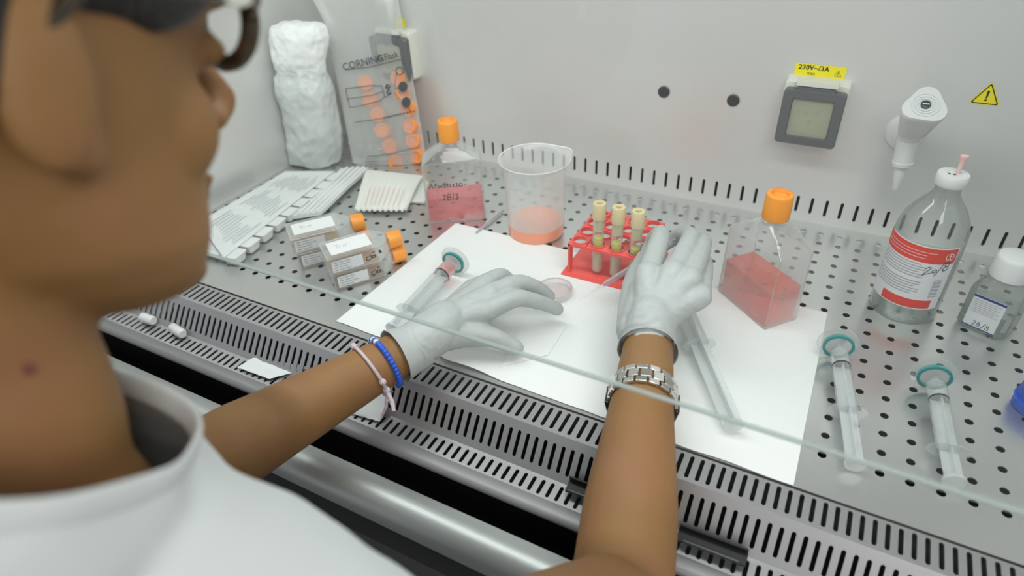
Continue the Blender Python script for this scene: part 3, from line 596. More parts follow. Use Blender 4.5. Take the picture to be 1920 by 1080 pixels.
fw = lambda x, y: cyl(R_ + 0.0010, a0)(x + 0.008, y + 0.073 + 0.35 * x)
mb = MB(); strokes(mb, wr(0, 0, 0.0036, [[(0, 2.0), (0.8, 2.6), (1.7, 2.1), (0.9, 1.2), (-0.4, -0.2), (1.8, 0.2)], arc(2.7, 0.6, 0.6, 0, 360), [(3.1, -1.4), (5.0, 3.0)], arc(6.0, 1.9, 0.7, -60, 260), arc(5.8, 0.4, 0.8, 0, 360)]), 0.0008, X, 0, fw); mb.build('handwritten_date', 'ink', t, smooth=False)
mb = MB(); strokes(mb, [arc(0, 0, 0.0045, 0, 360, 14), [(0, 0.0035), (0, -0.001), (-0.0018, -0.0034)], [(0, -0.001), (0.0018, -0.0034)], [(-0.002, 0.0012), (0.002, 0.0012)]], 0.0007, X, 0, lambda x, y: cyl(R_ + 0.0009, a0)(x + Lb_ - 0.009, y + 0.0970)); mb.build('label_emblem', 'labelbright', t, smooth=False)

# square bottle with white cap
sb = Vector((0.1475, 0.2880, 0)); arot = math.radians(-24); t = thing('square_bottle', 'square clear plastic bottle with a white screw cap and a blue-striped label, right edge', 'bottle', sb, arot); X = XM(t)
def oct_(a, c_): return [(a, -a + c_), (a, a - c_), (a - c_, a), (-a + c_, a), (-a, a - c_), (-a, -a + c_), (-a + c_, -a), (a - c_, -a)]
mb = MB(); mb.loft([[(x, y, z) for x, y in oct_(a, c_)] for a, c_, z in ((0.0235, 0.007, 0.0006), (0.0255, 0.008, 0.003), (0.0255, 0.008, 0.050), (0.0250, 0.010, 0.054), (0.018, 0.0105, 0.0665), (0.0165, 0.0097, 0.069), (0.0165, 0.0097, 0.072))], 0, X); mb.build('bottle_body', 'bottleglass', t)
mb = MB(); mb.loft([[(x, y, z) for x, y in oct_(0.0235, 0.0075)] for z in (0.003, 0.030)], 0, X); mb.build('clear_liquid', 'water', t)
mb = MB(); mb.lathe([(0.0178, 0.0665), (0.0182, 0.068), (0.0178, 0.0695)], 36, 0, X); mb.build('neck_ring', 'frost', t)
mb = MB(); n_ = 60; mb.loft([[((r_ + (0.00035 if i % 2 and rib else 0)) * math.cos(2 * PI * i / n_), (r_ + (0.00035 if i % 2 and rib else 0)) * math.sin(2 * PI * i / n_), z) for i in range(n_)] for r_, z, rib in ((0.0200, 0.0705, 1), (0.0202, 0.0735, 1), (0.0196, 0.0925, 1), (0.0185, 0.0960, 0), (0.0165, 0.0972, 0), (0.004, 0.0975, 0))], 0, X); mb.build('screw_cap', 'white', t, ang=50)
mb = MB(); Y = X @ frame((-0.001, -0.0258, 0.0265), (1, 0, 0), (0, 0, 1))
def rc(mb, x0, x1, y0, y1, mi, z, Y): mb.add([(x0, y0, z), (x1, y0, z), (x1, y1, z), (x0, y1, z)], [(0, 1, 2, 3)], mi, Y)
rc(mb, -0.0165, 0.0165, -0.0205, 0.0225, 0, 0, Y); rc(mb, -0.0165, 0.0165, 0.0190, 0.0220, 1, 0.0002, Y); rc(mb, -0.0175, 0.0165, -0.0205, -0.0193, 1, 0.0002, Y)
for k in range(7): rc(mb, -0.0145, 0.0130 - 0.003 * (k % 2), 0.0155 - k * 0.0026, 0.0162 - k * 0.0026, 2, 0.0002, Y)
Z = X @ frame((0.0213 + 0.0002, -0.0216, 0.022), (1, 1, 0), (0, 0, 1)); rc(mb, -0.003, 0.003, -0.010, 0.010, 3, 0.0008, Z)
mb.build('blue_striped_label', ['labelwhite', 'navy', 'greyink', 'greyink'], t, smooth=False)
mb = MB(); strokes(mb, wr(-0.007, -0.0175, 0.0025, [[(0, 2.0), (0.6, 2.6), (1.2, 2.0), (0, 0), (1.4, 0.3)], arc(2.4, 2.0, 0.5, 0, 360), arc(2.4, 0.8, 0.65, 0, 360), [(3.6, -0.6), (5.2, 3.2)], arc(6.2, 1.9, 0.5, 0, 360), arc(6.1, 0.6, 0.7, 0, 360)]), 0.0005, Y @ Matrix.Translation((0, 0, 0.0004))); mb.build('handwritten_date', 'ink', t, smooth=False)

# ================================================================== SYRINGES WITH FILTERS
def syringe(label, disc, tail, pink=False, R_=0.0093, out=0.05, filt=True, bl=0.086, hub_=True):
    """disc: centre of the filter, tail: the plunger end"""
    t = thing('filter_syringe', label, 'syringe', (disc.x, disc.y, 0.0), 0, 'filter syringes'); ax = (tail - disc).normalized(); total = (tail - disc).length
    X = frame(disc, ax.cross(Vector((0, 0, 1))), Vector((0, 0, 1)) - ax * ax.z)   # x sideways, y up, z -> ?
    if (X.to_3x3() @ Vector((0, 0, 1))).dot(ax) < 0: X = X @ Matrix.Rotation(PI, 4, 'Y')
    if filt:
        mb = MB(); mb.lathe([(0.0205, -0.0065), (0.0215, -0.0055), (0.0212, -0.004), (0.0165, -0.001), (0.0160, 0.0015)], 44, 0, X); mb.lathe([(0.003, -0.010), (0.0035, -0.002)], 16, 0, X); mb.build('filter_housing', 'clear', t)
        mb = MB(); mb.lathe([(0.0162, -0.0018), (0.0162, 0.0022), (0.0136, 0.0024), (0.0136, -0.0018), (0.0162, -0.0018)], 44, 0, X, cap=False); mb.build('filter_ring', 'teal', t, ang=50)
        mb = MB(); mb.lathe([(0.0135, 0.0002), (0.0135, 0.0008)], 36, 0, X); mb.build('filter_membrane', 'frost', t)
    mb = MB(); mb.lathe([(0.0035, 0.0008), (0.0038, 0.009)], 18, 0, X); mb.build('luer_hub', 'syringe', t)
    b0 = 0.009
    mb = MB(); mb.lathe([(0.003, b0), (R_ * 0.9, b0 + 0.002), (R_, b0 + 0.004), (R_, b0 + bl)], 32, 0, X)
    mb.loft([[(x, y, z) for x, y in [(0.0185 * math.cos(a), 0.0108 * math.sin(a)) for a in [2 * PI * i / 24 for i in range(24)]]] for z in (b0 + bl, b0 + bl + 0.0016)], 0, X); mb.build('barrel', 'syringe', t)
    ps = b0 + 0.022 if not pink else b0 + 0.020
    if pink: mb = MB(); mb.lathe([(R_ - 0.001, b0 + 0.003), (R_ - 0.001, ps)], 28, 0, X); mb.build('pink_medium', 'pink', t)
    mb = MB(); mb.lathe([(R_ - 0.0009, ps), (R_ + 0.0001, ps + 0.0004), (R_ + 0.0001, ps + 0.0026), (R_ - 0.0009, ps + 0.0034)], 28, 0, X); mb.build('plunger_seal', 'rubber', t)
    mb = MB()
    for a in (0, PI / 2): mb.box((0, 0, (ps + total) / 2), ((R_ - 0.0014) * 2, 0.0012, total - ps - 0.006), 0, X @ Matrix.Rotation(a, 4, 'Z'))
    mb.lathe([(0.0095, total - 0.003), (0.0098, total - 0.001), (0.0095, total)], 28, 0, X); mb.build('plunger', 'frost', t)
    mb = MB(); Y = X @ Matrix.Rotation(PI / 2, 4, 'Z')
    for k in range(14):
        z = b0 + 0.028 + k * 0.0034; a1_ = 0.35 if k % 5 else 0.7
        vs_ = [(math.sin(a) * (R_ + 0.0002), math.cos(a) * (R_ + 0.0002), zz) for zz in (z, z + 0.00045) for a in (0.0, a1_ / 2, a1_)]
        mb.add(vs_, [(0, 1, 4, 3), (1, 2, 5, 4)], 0, X)
    mb.build('graduations', 'faint', t, smooth=False)
    return t
syringe('filter syringe lying on bare steel just right of the paper, teal ring filter', at(1572, 649, 0.0212), at(1604, 872, 0.011))
syringe('rightmost filter syringe, teal ring filter, lying near the square bottle', at(1752, 707, 0.0212), at(1790, 905, 0.011))
syringe('filter syringe with pink liquid behind its seal, on the paper left of the left glove', at(850, 492, 0.0232), at(735, 618, 0.0135), pink=True, R_=0.0112, bl=0.098)
syringe('syringe on the paper half under the right wrist', at(1264, 535, 0.0232), at(1376, 800, 0.0135), pink=False, R_=0.0115, bl=0.100)

# ================================================================== SMALL THINGS ON THE TRAY
# paper sheet, slightly wavy
def sheet(mb, corners, z, nx=24, ny=24, amp=0.0006, mi=0, edge=None, th_=0.0005, seed=0):
    c = [Vector(p) for p in corners]; vs_ = []
    for zz in (0, th_):
        for j in range(ny + 1):
            for i in range(nx + 1):
                u, v = i / nx, j / ny
                p = (c[0] * (1 - u) + c[1] * u) * (1 - v) + (c[3] * (1 - u) + c[2] * u) * v
                h = amp * (noise.noise(Vector((p.x * 14, p.y * 14, seed))) + 0.6)
                q = Vector((p.x, p.y, z + p.z + max(0, h) + zz))
                if edge: q = edge(q, u, v)
                vs_.append(q)
    n1_ = (nx + 1) * (ny + 1); fs = []
    for l in (0, n1_):
        for j in range(ny):
            for i in range(nx): k = l + j * (nx + 1) + i; fs.append((k, k + 1, k + nx + 2, k + nx + 1))
    rim_ = [i for i in range(nx)] + [j * (nx + 1) + nx for j in range(ny)] + [ny * (nx + 1) + nx - i for i in range(nx)] + [(ny - j) * (nx + 1) for j in range(ny)]
    for a, b in zip(rim_, rim_[1:] + rim_[:1]): fs.append((a, b, b + n1_, a + n1_))
    mb.add(vs_, fs, mi)
def pedge(q, u, v):
    if v < 0.02: q.y += 0.0022 * noise.noise(Vector((u * 14, 0, 3))) + (0.006 * math.exp(-((u - 0.27) / 0.02) ** 2))
    if v < 0.10 and 0.2 < u < 0.50: q.z += 0.0045 * math.exp(-((u - 0.34) / 0.06) ** 2) * (1 - v / 0.1)
    return q
mb = MB(); sheet(mb, [(-0.5700, -0.0385, 0), (-0.0190, -0.0500, 0), (-0.0210, 0.2320, 0), (-0.5590, 0.2350, 0)], 0.0007, 60, 30, 0.0004, edge=pedge)
tag(mb.build('paper_sheet', 'paper', ang=60), 'large white absorbent paper sheet spread on the perforated tray under both hands', 'paper')
mb = MB(); sheet(mb, [at(940, 690, 0), at(1028, 668, 0), at(1062, 614, 0), at(985, 600, 0)], 0.0019, 8, 8, 0.0002)
tag(mb.build('wipe', 'labelbright', ang=60), 'small thin white wipe on the paper beneath the left thumb', 'wipe')
def petri(label, c, r, liq=True):
    t = thing('petri_dish', label, 'petri dish', (c.x, c.y, 0.0020)); X = XM(t)
    mb = MB(); mb.lathe([(r - 0.0006, 0.0), (r, 0.0008), (r, 0.0095), (r - 0.0012, 0.0095), (r - 0.0014, 0.0012)], 48, 0, X); mb.build('dish', 'clear', t, ang=40)
    mb = MB(); mb.lathe([(r + 0.0002, 0.0090), (r + 0.0002, 0.0100), (r - 0.0014, 0.0100), (r - 0.0014, 0.0090), (r + 0.0002, 0.0090)], 48, 0, X, cap=False); mb.build('dish_rim', pinkrim, t)
    mb = MB(); mb.lathe([(r - 0.0018, 0.0013), (r - 0.0018, 0.0035)], 44, 0, X); mb.build('thin_medium', palepink, t)
palepink = clear('pale_pink_medium', (0.99, 0.95, 0.95), 0.10, 0.3, (0.85, 0.72, 0.73), 0.05)
pinkrim = clear('pinkish_rim', (0.93, 0.85, 0.86), 0.35, 0.6, (0.78, 0.62, 0.64), 0.1)
petri('small clear petri dish with pale pink medium beside the left fingertips', at(1041, 548, 0.004), 0.0225)
# glass rod
mb = MB(); mb.tube([at(944, 394, 0.0035), at(893, 436, 0.0035)], 0.0016, 12); tag(mb.build('glass_rod', 'greyink'), 'thin grey rod lying between the pink flask and the beaker', 'rod')
# pipette in the right hand
pt, pg = at(1088, 562, 0.016), at(1207, 487, 0.058); pd = (pg - pt); pe = pt + pd * 1.62
t = thing('pasteur_pipette', 'slim clear pipette with pinkish liquid held in the right glove', 'pipette', pt)
mb = MB(); mb.tube([pt, pt + pd * 0.18, pt + pd * 0.34, pt + pd * 0.42, pe], [0.0007, 0.0012, 0.0022, 0.0036, 0.0036], 18); mb.build('pipette_stem', 'syringe', t, ang=60)
mb = MB(); mb.tube([pt + pd * 0.36, pt + pd * 0.43, pt + pd * 1.0], [0.0016, 0.0029, 0.0029], 14); mb.build('pipette_liquid', clear('lilac_medium', (0.88, 0.80, 0.86), 0.2, 0.5, (0.66, 0.52, 0.60), 0.1), t)

# litter on the grille
for q0, q1, l in (((266, 594), (288, 602), 'white cotton plug on the lower grille row, left of its pair'), ((322, 613), (343, 627), 'white cotton plug on the lower grille row, right of its pair')):
    a_, b_ = at(*q0, -0.0290), at(*q1, -0.0290); mb = MB(); mb.tube([a_, a_.lerp(b_, 0.08), a_.lerp(b_, 0.9), b_], [0.0050, 0.0065, 0.0065, 0.0052], 18); tag(mb.build('cotton_plug', 'white'), l, 'plug', 'cotton plugs on the grille')
def crumple(q, u, v): q.z += 0.0022 * abs(noise.noise(q * 120)) ; q.x += 0.0015 * noise.noise(Vector((v * 20, u * 9, 1))); return q
mb = MB(); sheet(mb, [at(445, 690, -0.034), at(505, 712, -0.034), at(585, 690, -0.034), at(475, 672, -0.034)], 0.0, 14, 10, 0.001, edge=crumple); tag(mb.build('tissue_scrap', 'packpaper', ang=60), 'flat white tissue scrap on the lower grille left of the left forearm', 'tissue')
mb = MB(); sheet(mb, [at(655, 775, -0.034), at(712, 792, -0.034), at(738, 735, -0.018), at(690, 722, -0.018)], 0.0, 14, 12, 0.001, edge=crumple); tag(mb.build('tissue_scrap', 'packpaper', ang=60), 'torn tissue scrap on the grille under the left wrist', 'tissue')
def clip(a_, b_, label):
    d = (b_ - a_); L_ = d.length; X = frame(a_, d, (0, 1, 0.2)); t = thing('black_bracket', label, 'bracket', a_)
    mb = MB(); mb.box((L_ / 2, 0, 0.002), (L_, 0.013, 0.003), 0, X); mb.box((L_ / 2, 0.006, 0.0055), (L_ * 0.98, 0.002, 0.010), 0, X); bev(mb.build('plate', 'blackrub', t), 0.0006)
    mb = MB(); mb.box((L_ / 2, -0.006, 0.0045), (L_ * 0.8, 0.002, 0.006), 0, X); bev(mb.build('rim', 'rubber', t), 0.0005)
clip(at(1064, 912, -0.030), at(1132, 938, -0.030), 'black bracket in the grille trough left of the right forearm')
clip(at(1270, 1003, -0.030), at(1400, 1052, -0.030), 'black bracket in the grille trough right of the right forearm')
# blue thing at the right frame edge
bp = at(1938, 765, 0.0); t = thing('blue_tube_holder', 'blue plastic tube holder cut by the right picture edge', 'holder', bp)
mb = MB(); mb.lathe([(0.019, 0.0006), (0.020, 0.003), (0.0185, 0.026), (0.016, 0.028), (0.013, 0.028), (0.012, 0.012)], 36, 0, Matrix.Translation(bp)); mb.build('cup', 'bluefoam', t)
mb = MB(); mb.lathe([(0.0205, 0.010), (0.0212, 0.012), (0.0205, 0.014)], 36, 0, Matrix.Translation(bp)); mb.build('band', 'bluebead', t)

# ================================================================== PACKS AND BAGS, BACK LEFT
# long blister strip: paper backing with white blisters along its right side
A0, A1, A2, A3 = at(382, 478, 0.024), at(330, 432, 0.02), at(528, 322, 0.012), at(628, 322, 0.012)
t = thing('blister_strip', 'long white paper-backed blister strip lying along the left wall', 'pack', at(480, 400, 0))
mb = MB(); c0, c1p, c2p, c3p = at(420, 484, 0.016), at(372, 418, 0.016), at(535, 322, 0.016), at(627, 322, 0.016)
sheet(mb, [c0, c1p, c2p, c3p], 0.0, 16, 40, 0.0008, seed=5); mb.build('paper_backing', 'packpaper', t, ang=60)
d1 = (c3p - c0).normalized(); s1v = (c1p - c0).normalized(); L1 = (c3p - c0).length
mb = MB()
for k in range(9):
    p = c0 + (c3p - c0) * ((k + 0.5) / 9.0); X = frame(p + d1.cross(s1v) * 0, d1, s1v)
    zz = X.to_3x3() @ Vector((0, 0, 1)); 
    if zz.z < 0: X = X @ Matrix.Rotation(PI, 4, 'X')
    w_ = L1 / 9 * 0.42
    sg = 1 if (X.to_3x3() @ Vector((0, 1, 0))).dot(s1v) > 0 else -1
    mb.loft([[(x * (1 - q * 0.25), y * (1 - q * 0.25) - sg * 0.004, -0.0005 - q * 0.013) for x, y in rrect(w_, 0.013, 0.004)] for q in (0, 0.5, 1)], 0, X)
mb.build('blisters', 'white', t)
mb = MB()
for k in range(11):
    u0 = 0.10 + 0.07 * k
    for q in range(3):
        v0 = 0.06 + 0.31 * q + random.uniform(0, 0.05); v1 = v0 + random.uniform(0.12, 0.24)
        pa = (c0 * (1 - u0) + c1p * u0) * (1 - v0) + (c3p * (1 - u0) + c2p * u0) * v0; pb = (c0 * (1 - u0) + c1p * u0) * (1 - v1) + (c3p * (1 - u0) + c2p * u0) * v1
        dn_ = (c1p - c0).normalized() * 0.0012
        mb.add([pa + Vector((0, 0, 0.0026)), pb + Vector((0, 0, 0.0026)), pb + dn_ + Vector((0, 0, 0.0026)), pa + dn_ + Vector((0, 0, 0.0026))], [(0, 1, 2, 3)])
mb.build('printed_lines', 'faint', t, smooth=False)
# second strip lower, under it towards us
t = thing('paper_pack', 'white paper pack at the far left under the front end of the blister strip', 'pack', at(410, 470, 0))
mb = MB(); g0, g1, g2, g3 = at(445, 488, 0.006), at(375, 478, 0.006), at(375, 425, 0.006), at(470, 425, 0.006)
sheet(mb, [g0, g1, g2, g3], 0.0, 10, 14, 0.0008, seed=9, th_=0.0035); mb.build('wrapper', 'packpaper', t, ang=60)
mb = MB()
for k in range(5): pa = g0.lerp(g3, 0.15 + k * 0.15).lerp(g1.lerp(g2, 0.15 + k * 0.15), 0.25); pb = g0.lerp(g3, 0.15 + k * 0.15).lerp(g1.lerp(g2, 0.15 + k * 0.15), 0.8); mb.add([pa + Vector((0, 0, 0.0052)), pb + Vector((0, 0, 0.0052)), pb + Vector((0, 0.0006, 0.0052)), pa + Vector((0, 0.0006, 0.0052))], [(0, 1, 2, 3)])
mb.build('printed_lines', 'greyink', t, smooth=False)
# clear peel pack between strip and the red printed pack
t = thing('peel_pack', 'translucent white peel pack between the blister strip and the pleated red-printed pack', 'pack', at(620, 370, 0))
mb = MB(); h0, h1, h2, h3 = at(602, 405, 0.004), at(548, 412, 0.004), at(640, 322, 0.006), at(692, 320, 0.006)
sheet(mb, [h0, h1, h2, h3], 0.0, 14, 24, 0.002, seed=2, th_=0.006); mb.build('film', M['packpaper'], t, ang=60)
mb = MB()
for k in range(4): mb.tube([h0.lerp(h1, 0.15 + 0.2 * k) + Vector((0, 0, 0.0085)), h3.lerp(h2, 0.15 + 0.2 * k) + Vector((0, 0, 0.0085))], 0.0018, 8)
mb.build('enclosed_rods', 'labelbright', t)
# pleated, red-printed pack
t = thing('pleated_pack', 'white pleated pack with fine pink printed lines and a zigzag front edge', 'pack', at(730, 360, 0))
mb = MB(); k0, k1, k2, k3 = at(665, 396, 0.006), at(762, 396, 0.006), at(793, 332, 0.010), at(688, 322, 0.010)
def pleat(q, u, v): q.z += 0.0016 * math.sin(u * 60) * (1 - v) + 0.006 * v * math.sin(PI * v); q.y += (0.0009 * math.sin(u * 150) if v < 0.03 else 0); return q
sheet(mb, [k0, k1, k2, k3], 0.0, 70, 20, 0.0008, seed=4, edge=pleat, th_=0.003); mb.build('wrapper', 'packcream', t, ang=60)
mb = MB()
for k in range(8):
    u = 0.18 + 0.09 * k; e = Vector((0.0011, 0, 0)); pts_ = []
    for v in [0.08 + 0.06 * q for q in range(8)]:
        p = (k0 * (1 - u) + k1 * u) * (1 - v) + (k3 * (1 - u) + k2 * u) * v; p = pleat(p.copy(), u, v); p.z += 0.0050; pts_.append(p)
    mb.add([p + e * s_ for p in pts_ for s_ in (0, 1)], [(2 * q, 2 * q + 1, 2 * q + 3, 2 * q + 2) for q in range(7)])
mb.build('pink_print', 'pinkprint', t, smooth=False)
mb = MB(); sheet(mb, [at(765, 382, 0), at(797, 384, 0), at(803, 345, 0), at(785, 335, 0)], 0.0015, 8, 10, 0.0006, th_=0.003); tag(mb.build('peel_strip', 'packcream', ang=60), 'short cream peel strip sticking out behind the pleated pack', 'pack')

# white wrapped bag
def ringat(pl, pr, depth, n=40, sq=1.0, seed=0, amp=0.0):
    c = (pl + pr) / 2; hx = (pr - pl) / 2; dy = Vector((-hx.y, hx.x, 0)).normalized() * depth; out = []
    for i in range(n):
        a = 2 * PI * i / n; ca, sa = math.cos(a), math.sin(a); ca = math.copysign(abs(ca) ** sq, ca); sa = math.copysign(abs(sa) ** sq, sa)
        p = c + hx * ca + dy * sa; k_ = 1 + amp * noise.noise(Vector((math.cos(a) * 1.5, math.sin(a) * 1.5, seed * 0.55))); out.append(c + (p - c) * k_)
    return out
bo = at(590, 330, 0); nrm = Vector((0.45, -0.89, 0)); bo_ = Vector((-0.900, 0.330, 0.0))
def bl_(x, y): return hit(x, y, bo_, nrm)
rows_ = [(546, 640, 321, 0.026), (545, 641, 300, 0.030), (541, 641, 260, 0.034), (534, 637, 225, 0.035), (523, 630, 190, 0.033), (516, 622, 165, 0.031), (514, 617, 148, 0.027), (521, 608, 136, 0.022), (511, 608, 125, 0.024), (506, 612, 105, 0.028), (504, 617, 80, 0.029), (504, 620, 60, 0.026), (512, 612, 46, 0.018), (545, 590, 39, 0.008)]
t = thing('wrapped_bag', 'bulging opaque white plastic bag of supplies with a folded top, in the far left corner', 'bag', bo_)
mb = MB(); rr = []
for k, (xl, xr, y, d_) in enumerate(rows_):
    a_, b_ = bl_(xl, y), bl_(xr, y)
    if k == 0: a_.z = b_.z = max(0.001, min(a_.z, b_.z))
    rr.append(ringat(a_, b_, d_, seed=k, amp=0.10))
mz = min(p.z for r_ in rr for p in r_)
rr = [[p + Vector((0, 0, 0.001 - mz if mz < 0.001 else 0)) for p in r_] for r_ in rr]
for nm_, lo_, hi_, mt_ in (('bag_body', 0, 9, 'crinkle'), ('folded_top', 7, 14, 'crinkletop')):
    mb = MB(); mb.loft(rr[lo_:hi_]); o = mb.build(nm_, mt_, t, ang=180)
    sd = o.modifiers.new('sub', 'SUBSURF'); sd.levels = 3; sd.render_levels = 3
    tx = bpy.data.textures.new('crumple', 'VORONOI'); tx.noise_scale = 0.035; tx.distance_metric = 'DISTANCE'
    dm = o.modifiers.new('crumple', 'DISPLACE'); dm.texture = tx; dm.texture_coords = 'GLOBAL'; dm.strength = 0.008; dm.mid_level = 0.5
    tx2 = bpy.data.textures.new('fine_crumple', 'VORONOI'); tx2.noise_scale = 0.012
    dm = o.modifiers.new('fine', 'DISPLACE'); dm.texture = tx2; dm.texture_coords = 'GLOBAL'; dm.strength = 0.003; dm.mid_level = 0.5
    me_ = bpy.data.meshes.new_from_object(o.evaluated_get(bpy.context.evaluated_depsgraph_get())); o.modifiers.clear(); o.data = me_
# clear bag with caps
n2 = Vector((0.38, -0.90, 0.22)).normalized(); b0_ = Vector((-0.800, 0.372, 0.004))
def b2(x, y): return hit(x, y, b0_, n2)
ol = [(664, 316), (800, 306), (796, 255), (782, 170), (764, 90), (745, 10), (738, -30), (560, -60), (590, 10), (615, 60), (625, 140), (636, 220), (648, 280)]
t = thing('clear_bag', 'tall clear printed plastic bag of orange-capped flasks leaning in the back left corner', 'bag', b0_)
def bagpt(u, v):     # u across 0..1, v up 0..1
    yl = 318 + (-40 - 318) * v; xl = 664 + (612 - 664) * min(1, v / 0.75) - max(0, v - 0.75) * 180; xr = 801 + (738 - 801) * v ** 1.05; yr = 306 + (-46 - 306) * v
    return b2(xl + (xr - xl) * u, yl + (yr - yl) * u)
mb = MB(); nx, ny = 20, 36; vs_ = []
for sgn in (1, -1):
    for j in range(ny + 1):
        for i in range(nx + 1):
            u, v = i / nx, j / ny; bulge = 0.016 * (max(0, math.sin(PI * u)) ** 0.6) * (max(0, 1 - (v * 0.9) ** 3)) ** 0.5 * min(1, v * 6 + 0.5)
            p = bagpt(u, v); h_ = noise.noise(Vector((u * 5, v * 7, sgn * 3))) * 0.003 * math.sin(PI * u)
            q_ = p + n2 * (sgn * bulge + h_); q_.z = max(q_.z, 0.0015); vs_.append(q_)
q = (nx + 1) * (ny + 1); fs = [(l + j * (nx + 1) + i, l + j * (nx + 1) + i + 1, l + (j + 1) * (nx + 1) + i + 1, l + (j + 1) * (nx + 1) + i) for l in (0, q) for j in range(ny) for i in range(nx)]
mb.add(vs_, fs); mb.build('bag_film', 'film', t, ang=180)
Y = Matrix.Identity(4)
def front(x, y, off=0.0212): return b2(x, y) + n2 * off * 1.0
mb = MB()
def pxline(pts_, wpx):
    out = []
    for k in range(len(pts_)):
        p = Vector(pts_[k]); t_ = (Vector(pts_[min(k + 1, len(pts_) - 1)]) - Vector(pts_[max(k - 1, 0)])).normalized(); n_ = Vector((-t_.y, t_.x)) * wpx / 2
        out += [front(*(p + n_)), front(*(p - n_))]
    mb.add(out, [(2 * k, 2 * k + 1, 2 * k + 3, 2 * k + 2) for k in range(len(pts_) - 1)])
pxline([(655, 129), (700, 124), (760, 109)], 1.6)
pxline([(655, 164), (700, 158), (722, 159), (725, 170), (727, 179), (718, 186), (690, 194), (663, 199), (655, 164)], 1.5)
pxline([(656, 183), (705, 176), (723, 169)], 1.3); pxline([(727, 163), (740, 158)], 1.3); pxline([(727, 180), (741, 172)], 1.3)
for c in ((733, 160, 5), (735, 170, 5)): pxline(arc(c[0], c[1], 3.5, 0, 300, 6), 3.0)
pxline([(745, 160), (750, 135)], 1.0); pxline([(745, 164), (760, 163)], 1.0); pxline([(745, 170), (757, 186)], 1.0)
pxline(arc(755, 131, 7, 0, 360, 12), 2.0)
for cx, cy in ((761, 160), (767, 189)): mb.add([front(x, y) for x, y in arc(cx, cy, 8.5, 0, 330, 11, 10)], [tuple(range(12))])
pxline([(672, 226), (720, 219), (784, 205)], 1.3); pxline([(694, 290), (740, 284), (790, 271)], 1.1)
for k in range(4): pxline([(692, 294 + k * 5), (715, 292 + k * 5)], 0.8)
for k in range(9): pxline([(725 + k * 6, 218 - k * 1.4), (728 + k * 6, 217 - k * 1.4)], 3.0)
pc = front(705, 113); ux = (front(748, 103) - front(662, 123)).normalized(); uy = (front(700, 100) - front(704, 118)).normalized()
text(mb, 'CORNING', 0.0165, frame(front(688, 116, 0.0225), ux, uy), 0, sx=0.98, off=0.0002); text(mb, '® Flask', 0.0150, frame(front(733, 105, 0.0225), ux, uy), 0, sx=0.85, off=0.0002)
mb.build('bag_print', 'bagink', t, smooth=False)
capl = [(640, 510), (672, 612), (712, 700), (745, 800), (785, 893), (820, 985), (845, 480), (868, 575), (905, 665), (920, 772), (935, 862), (958, 952)]
proto = None
for k, (u, v) in enumerate(capl):
    p = b2(490 + u / 3.27, v / 3.27)
    if proto is None:
        c = cap_mesh(0.0135, 0.019); c.v = [q_ - Vector((0, 0, 0.0095)) for q_ in c.v]; proto = c.build('screw_cap', 'orange2', None, ang=50); o = proto
    else: o = proto.copy(); C.objects.link(o)
    o.location = p; o.rotation_euler = (math.radians(80 + random.uniform(-15, 15)), 0, math.radians(22 + random.uniform(-25, 25)))
    rw = ('topmost', 'second from the top', 'third from the top', 'fourth from the top', 'fifth from the top', 'bottommost')[k % 6]
    tag(o, 'orange flask cap inside the clear bag, %s in its %s column' % (rw, 'left' if k < 6 else 'right'), 'cap', 'orange caps inside the clear bag')

# ================================================================== THE PERSON
def chain(mb, pts, rad, n=14, flat=None, upv=None):
    """tapering rounded limb through pts"""
    P_ = [Vector(p) for p in pts]; out = [P_[0]]; rr_ = [rad[0]]
    for k in range(len(P_) - 1):
        for s_ in range(1, 5): out.append(P_[k].lerp(P_[k + 1], s_ / 4)); rr_.append(rad[k] + (rad[k + 1] - rad[k]) * s_ / 4)
    # soften the corners
    q = out[:]
    for it in range(2): q = [q[0]] + [(q[i - 1] + q[i] * 2 + q[i + 1]) / 4 for i in range(1, len(q) - 1)] + [q[-1]]
    mb.tube(q, rr_, n, ry=flat, upv=upv)
    mb.ellip(q[0], (rr_[0],) * 3, seg=12, rg=8); mb.ellip(q[-1], (rr_[-1],) * 3, seg=12, rg=8)
    return q
# --- face frame (forward, up, right of the head)
Fd = (RIGHT * 0.45 + UP * 0.25 + FWD * 0.85).normalized()
Ud = (RIGHT * 0.05 + UP * 0.95 - FWD * 0.25); Ud = (Ud - Fd * Ud.dot(Fd)).normalized(); Sd = Fd.cross(Ud)
if Sd.dot(RIGHT) < 0: Sd = -Sd
HR = Matrix((Sd, Fd, Ud)).transposed()     # local: x right side, y forward, z up
HC = CAM + ray(428, 203).normalized() * 0.400 - HR @ Vector((0, 0.119, -0.014))
def hp(x, y, z): return HC + HR @ Vector((x, y, z))
NB = cpt(-0.213, -0.070, 0.278)            # neck base
body = MB()
def he(c, r, R2=None): body.ellip(hp(*c), r, HR @ R2 if R2 else HR, seg=28, rg=18)
hs = [(0.126, 0.00, -0.030, 0.020), (0.118, 0.045, -0.070, 0.048), (0.095, 0.074, -0.098, 0.066), (0.065, 0.088, -0.112, 0.074), (0.035, 0.092, -0.116, 0.076), (0.010, 0.086, -0.112, 0.073), (-0.010, 0.086, -0.104, 0.070), (-0.030, 0.086, -0.090, 0.065), (-0.050, 0.086, -0.072, 0.063), (-0.070, 0.086, -0.050, 0.060), (-0.086, 0.083, -0.022, 0.050), (-0.098, 0.078, 0.002, 0.036), (-0.105, 0.066, 0.024, 0.018)]
rings = []
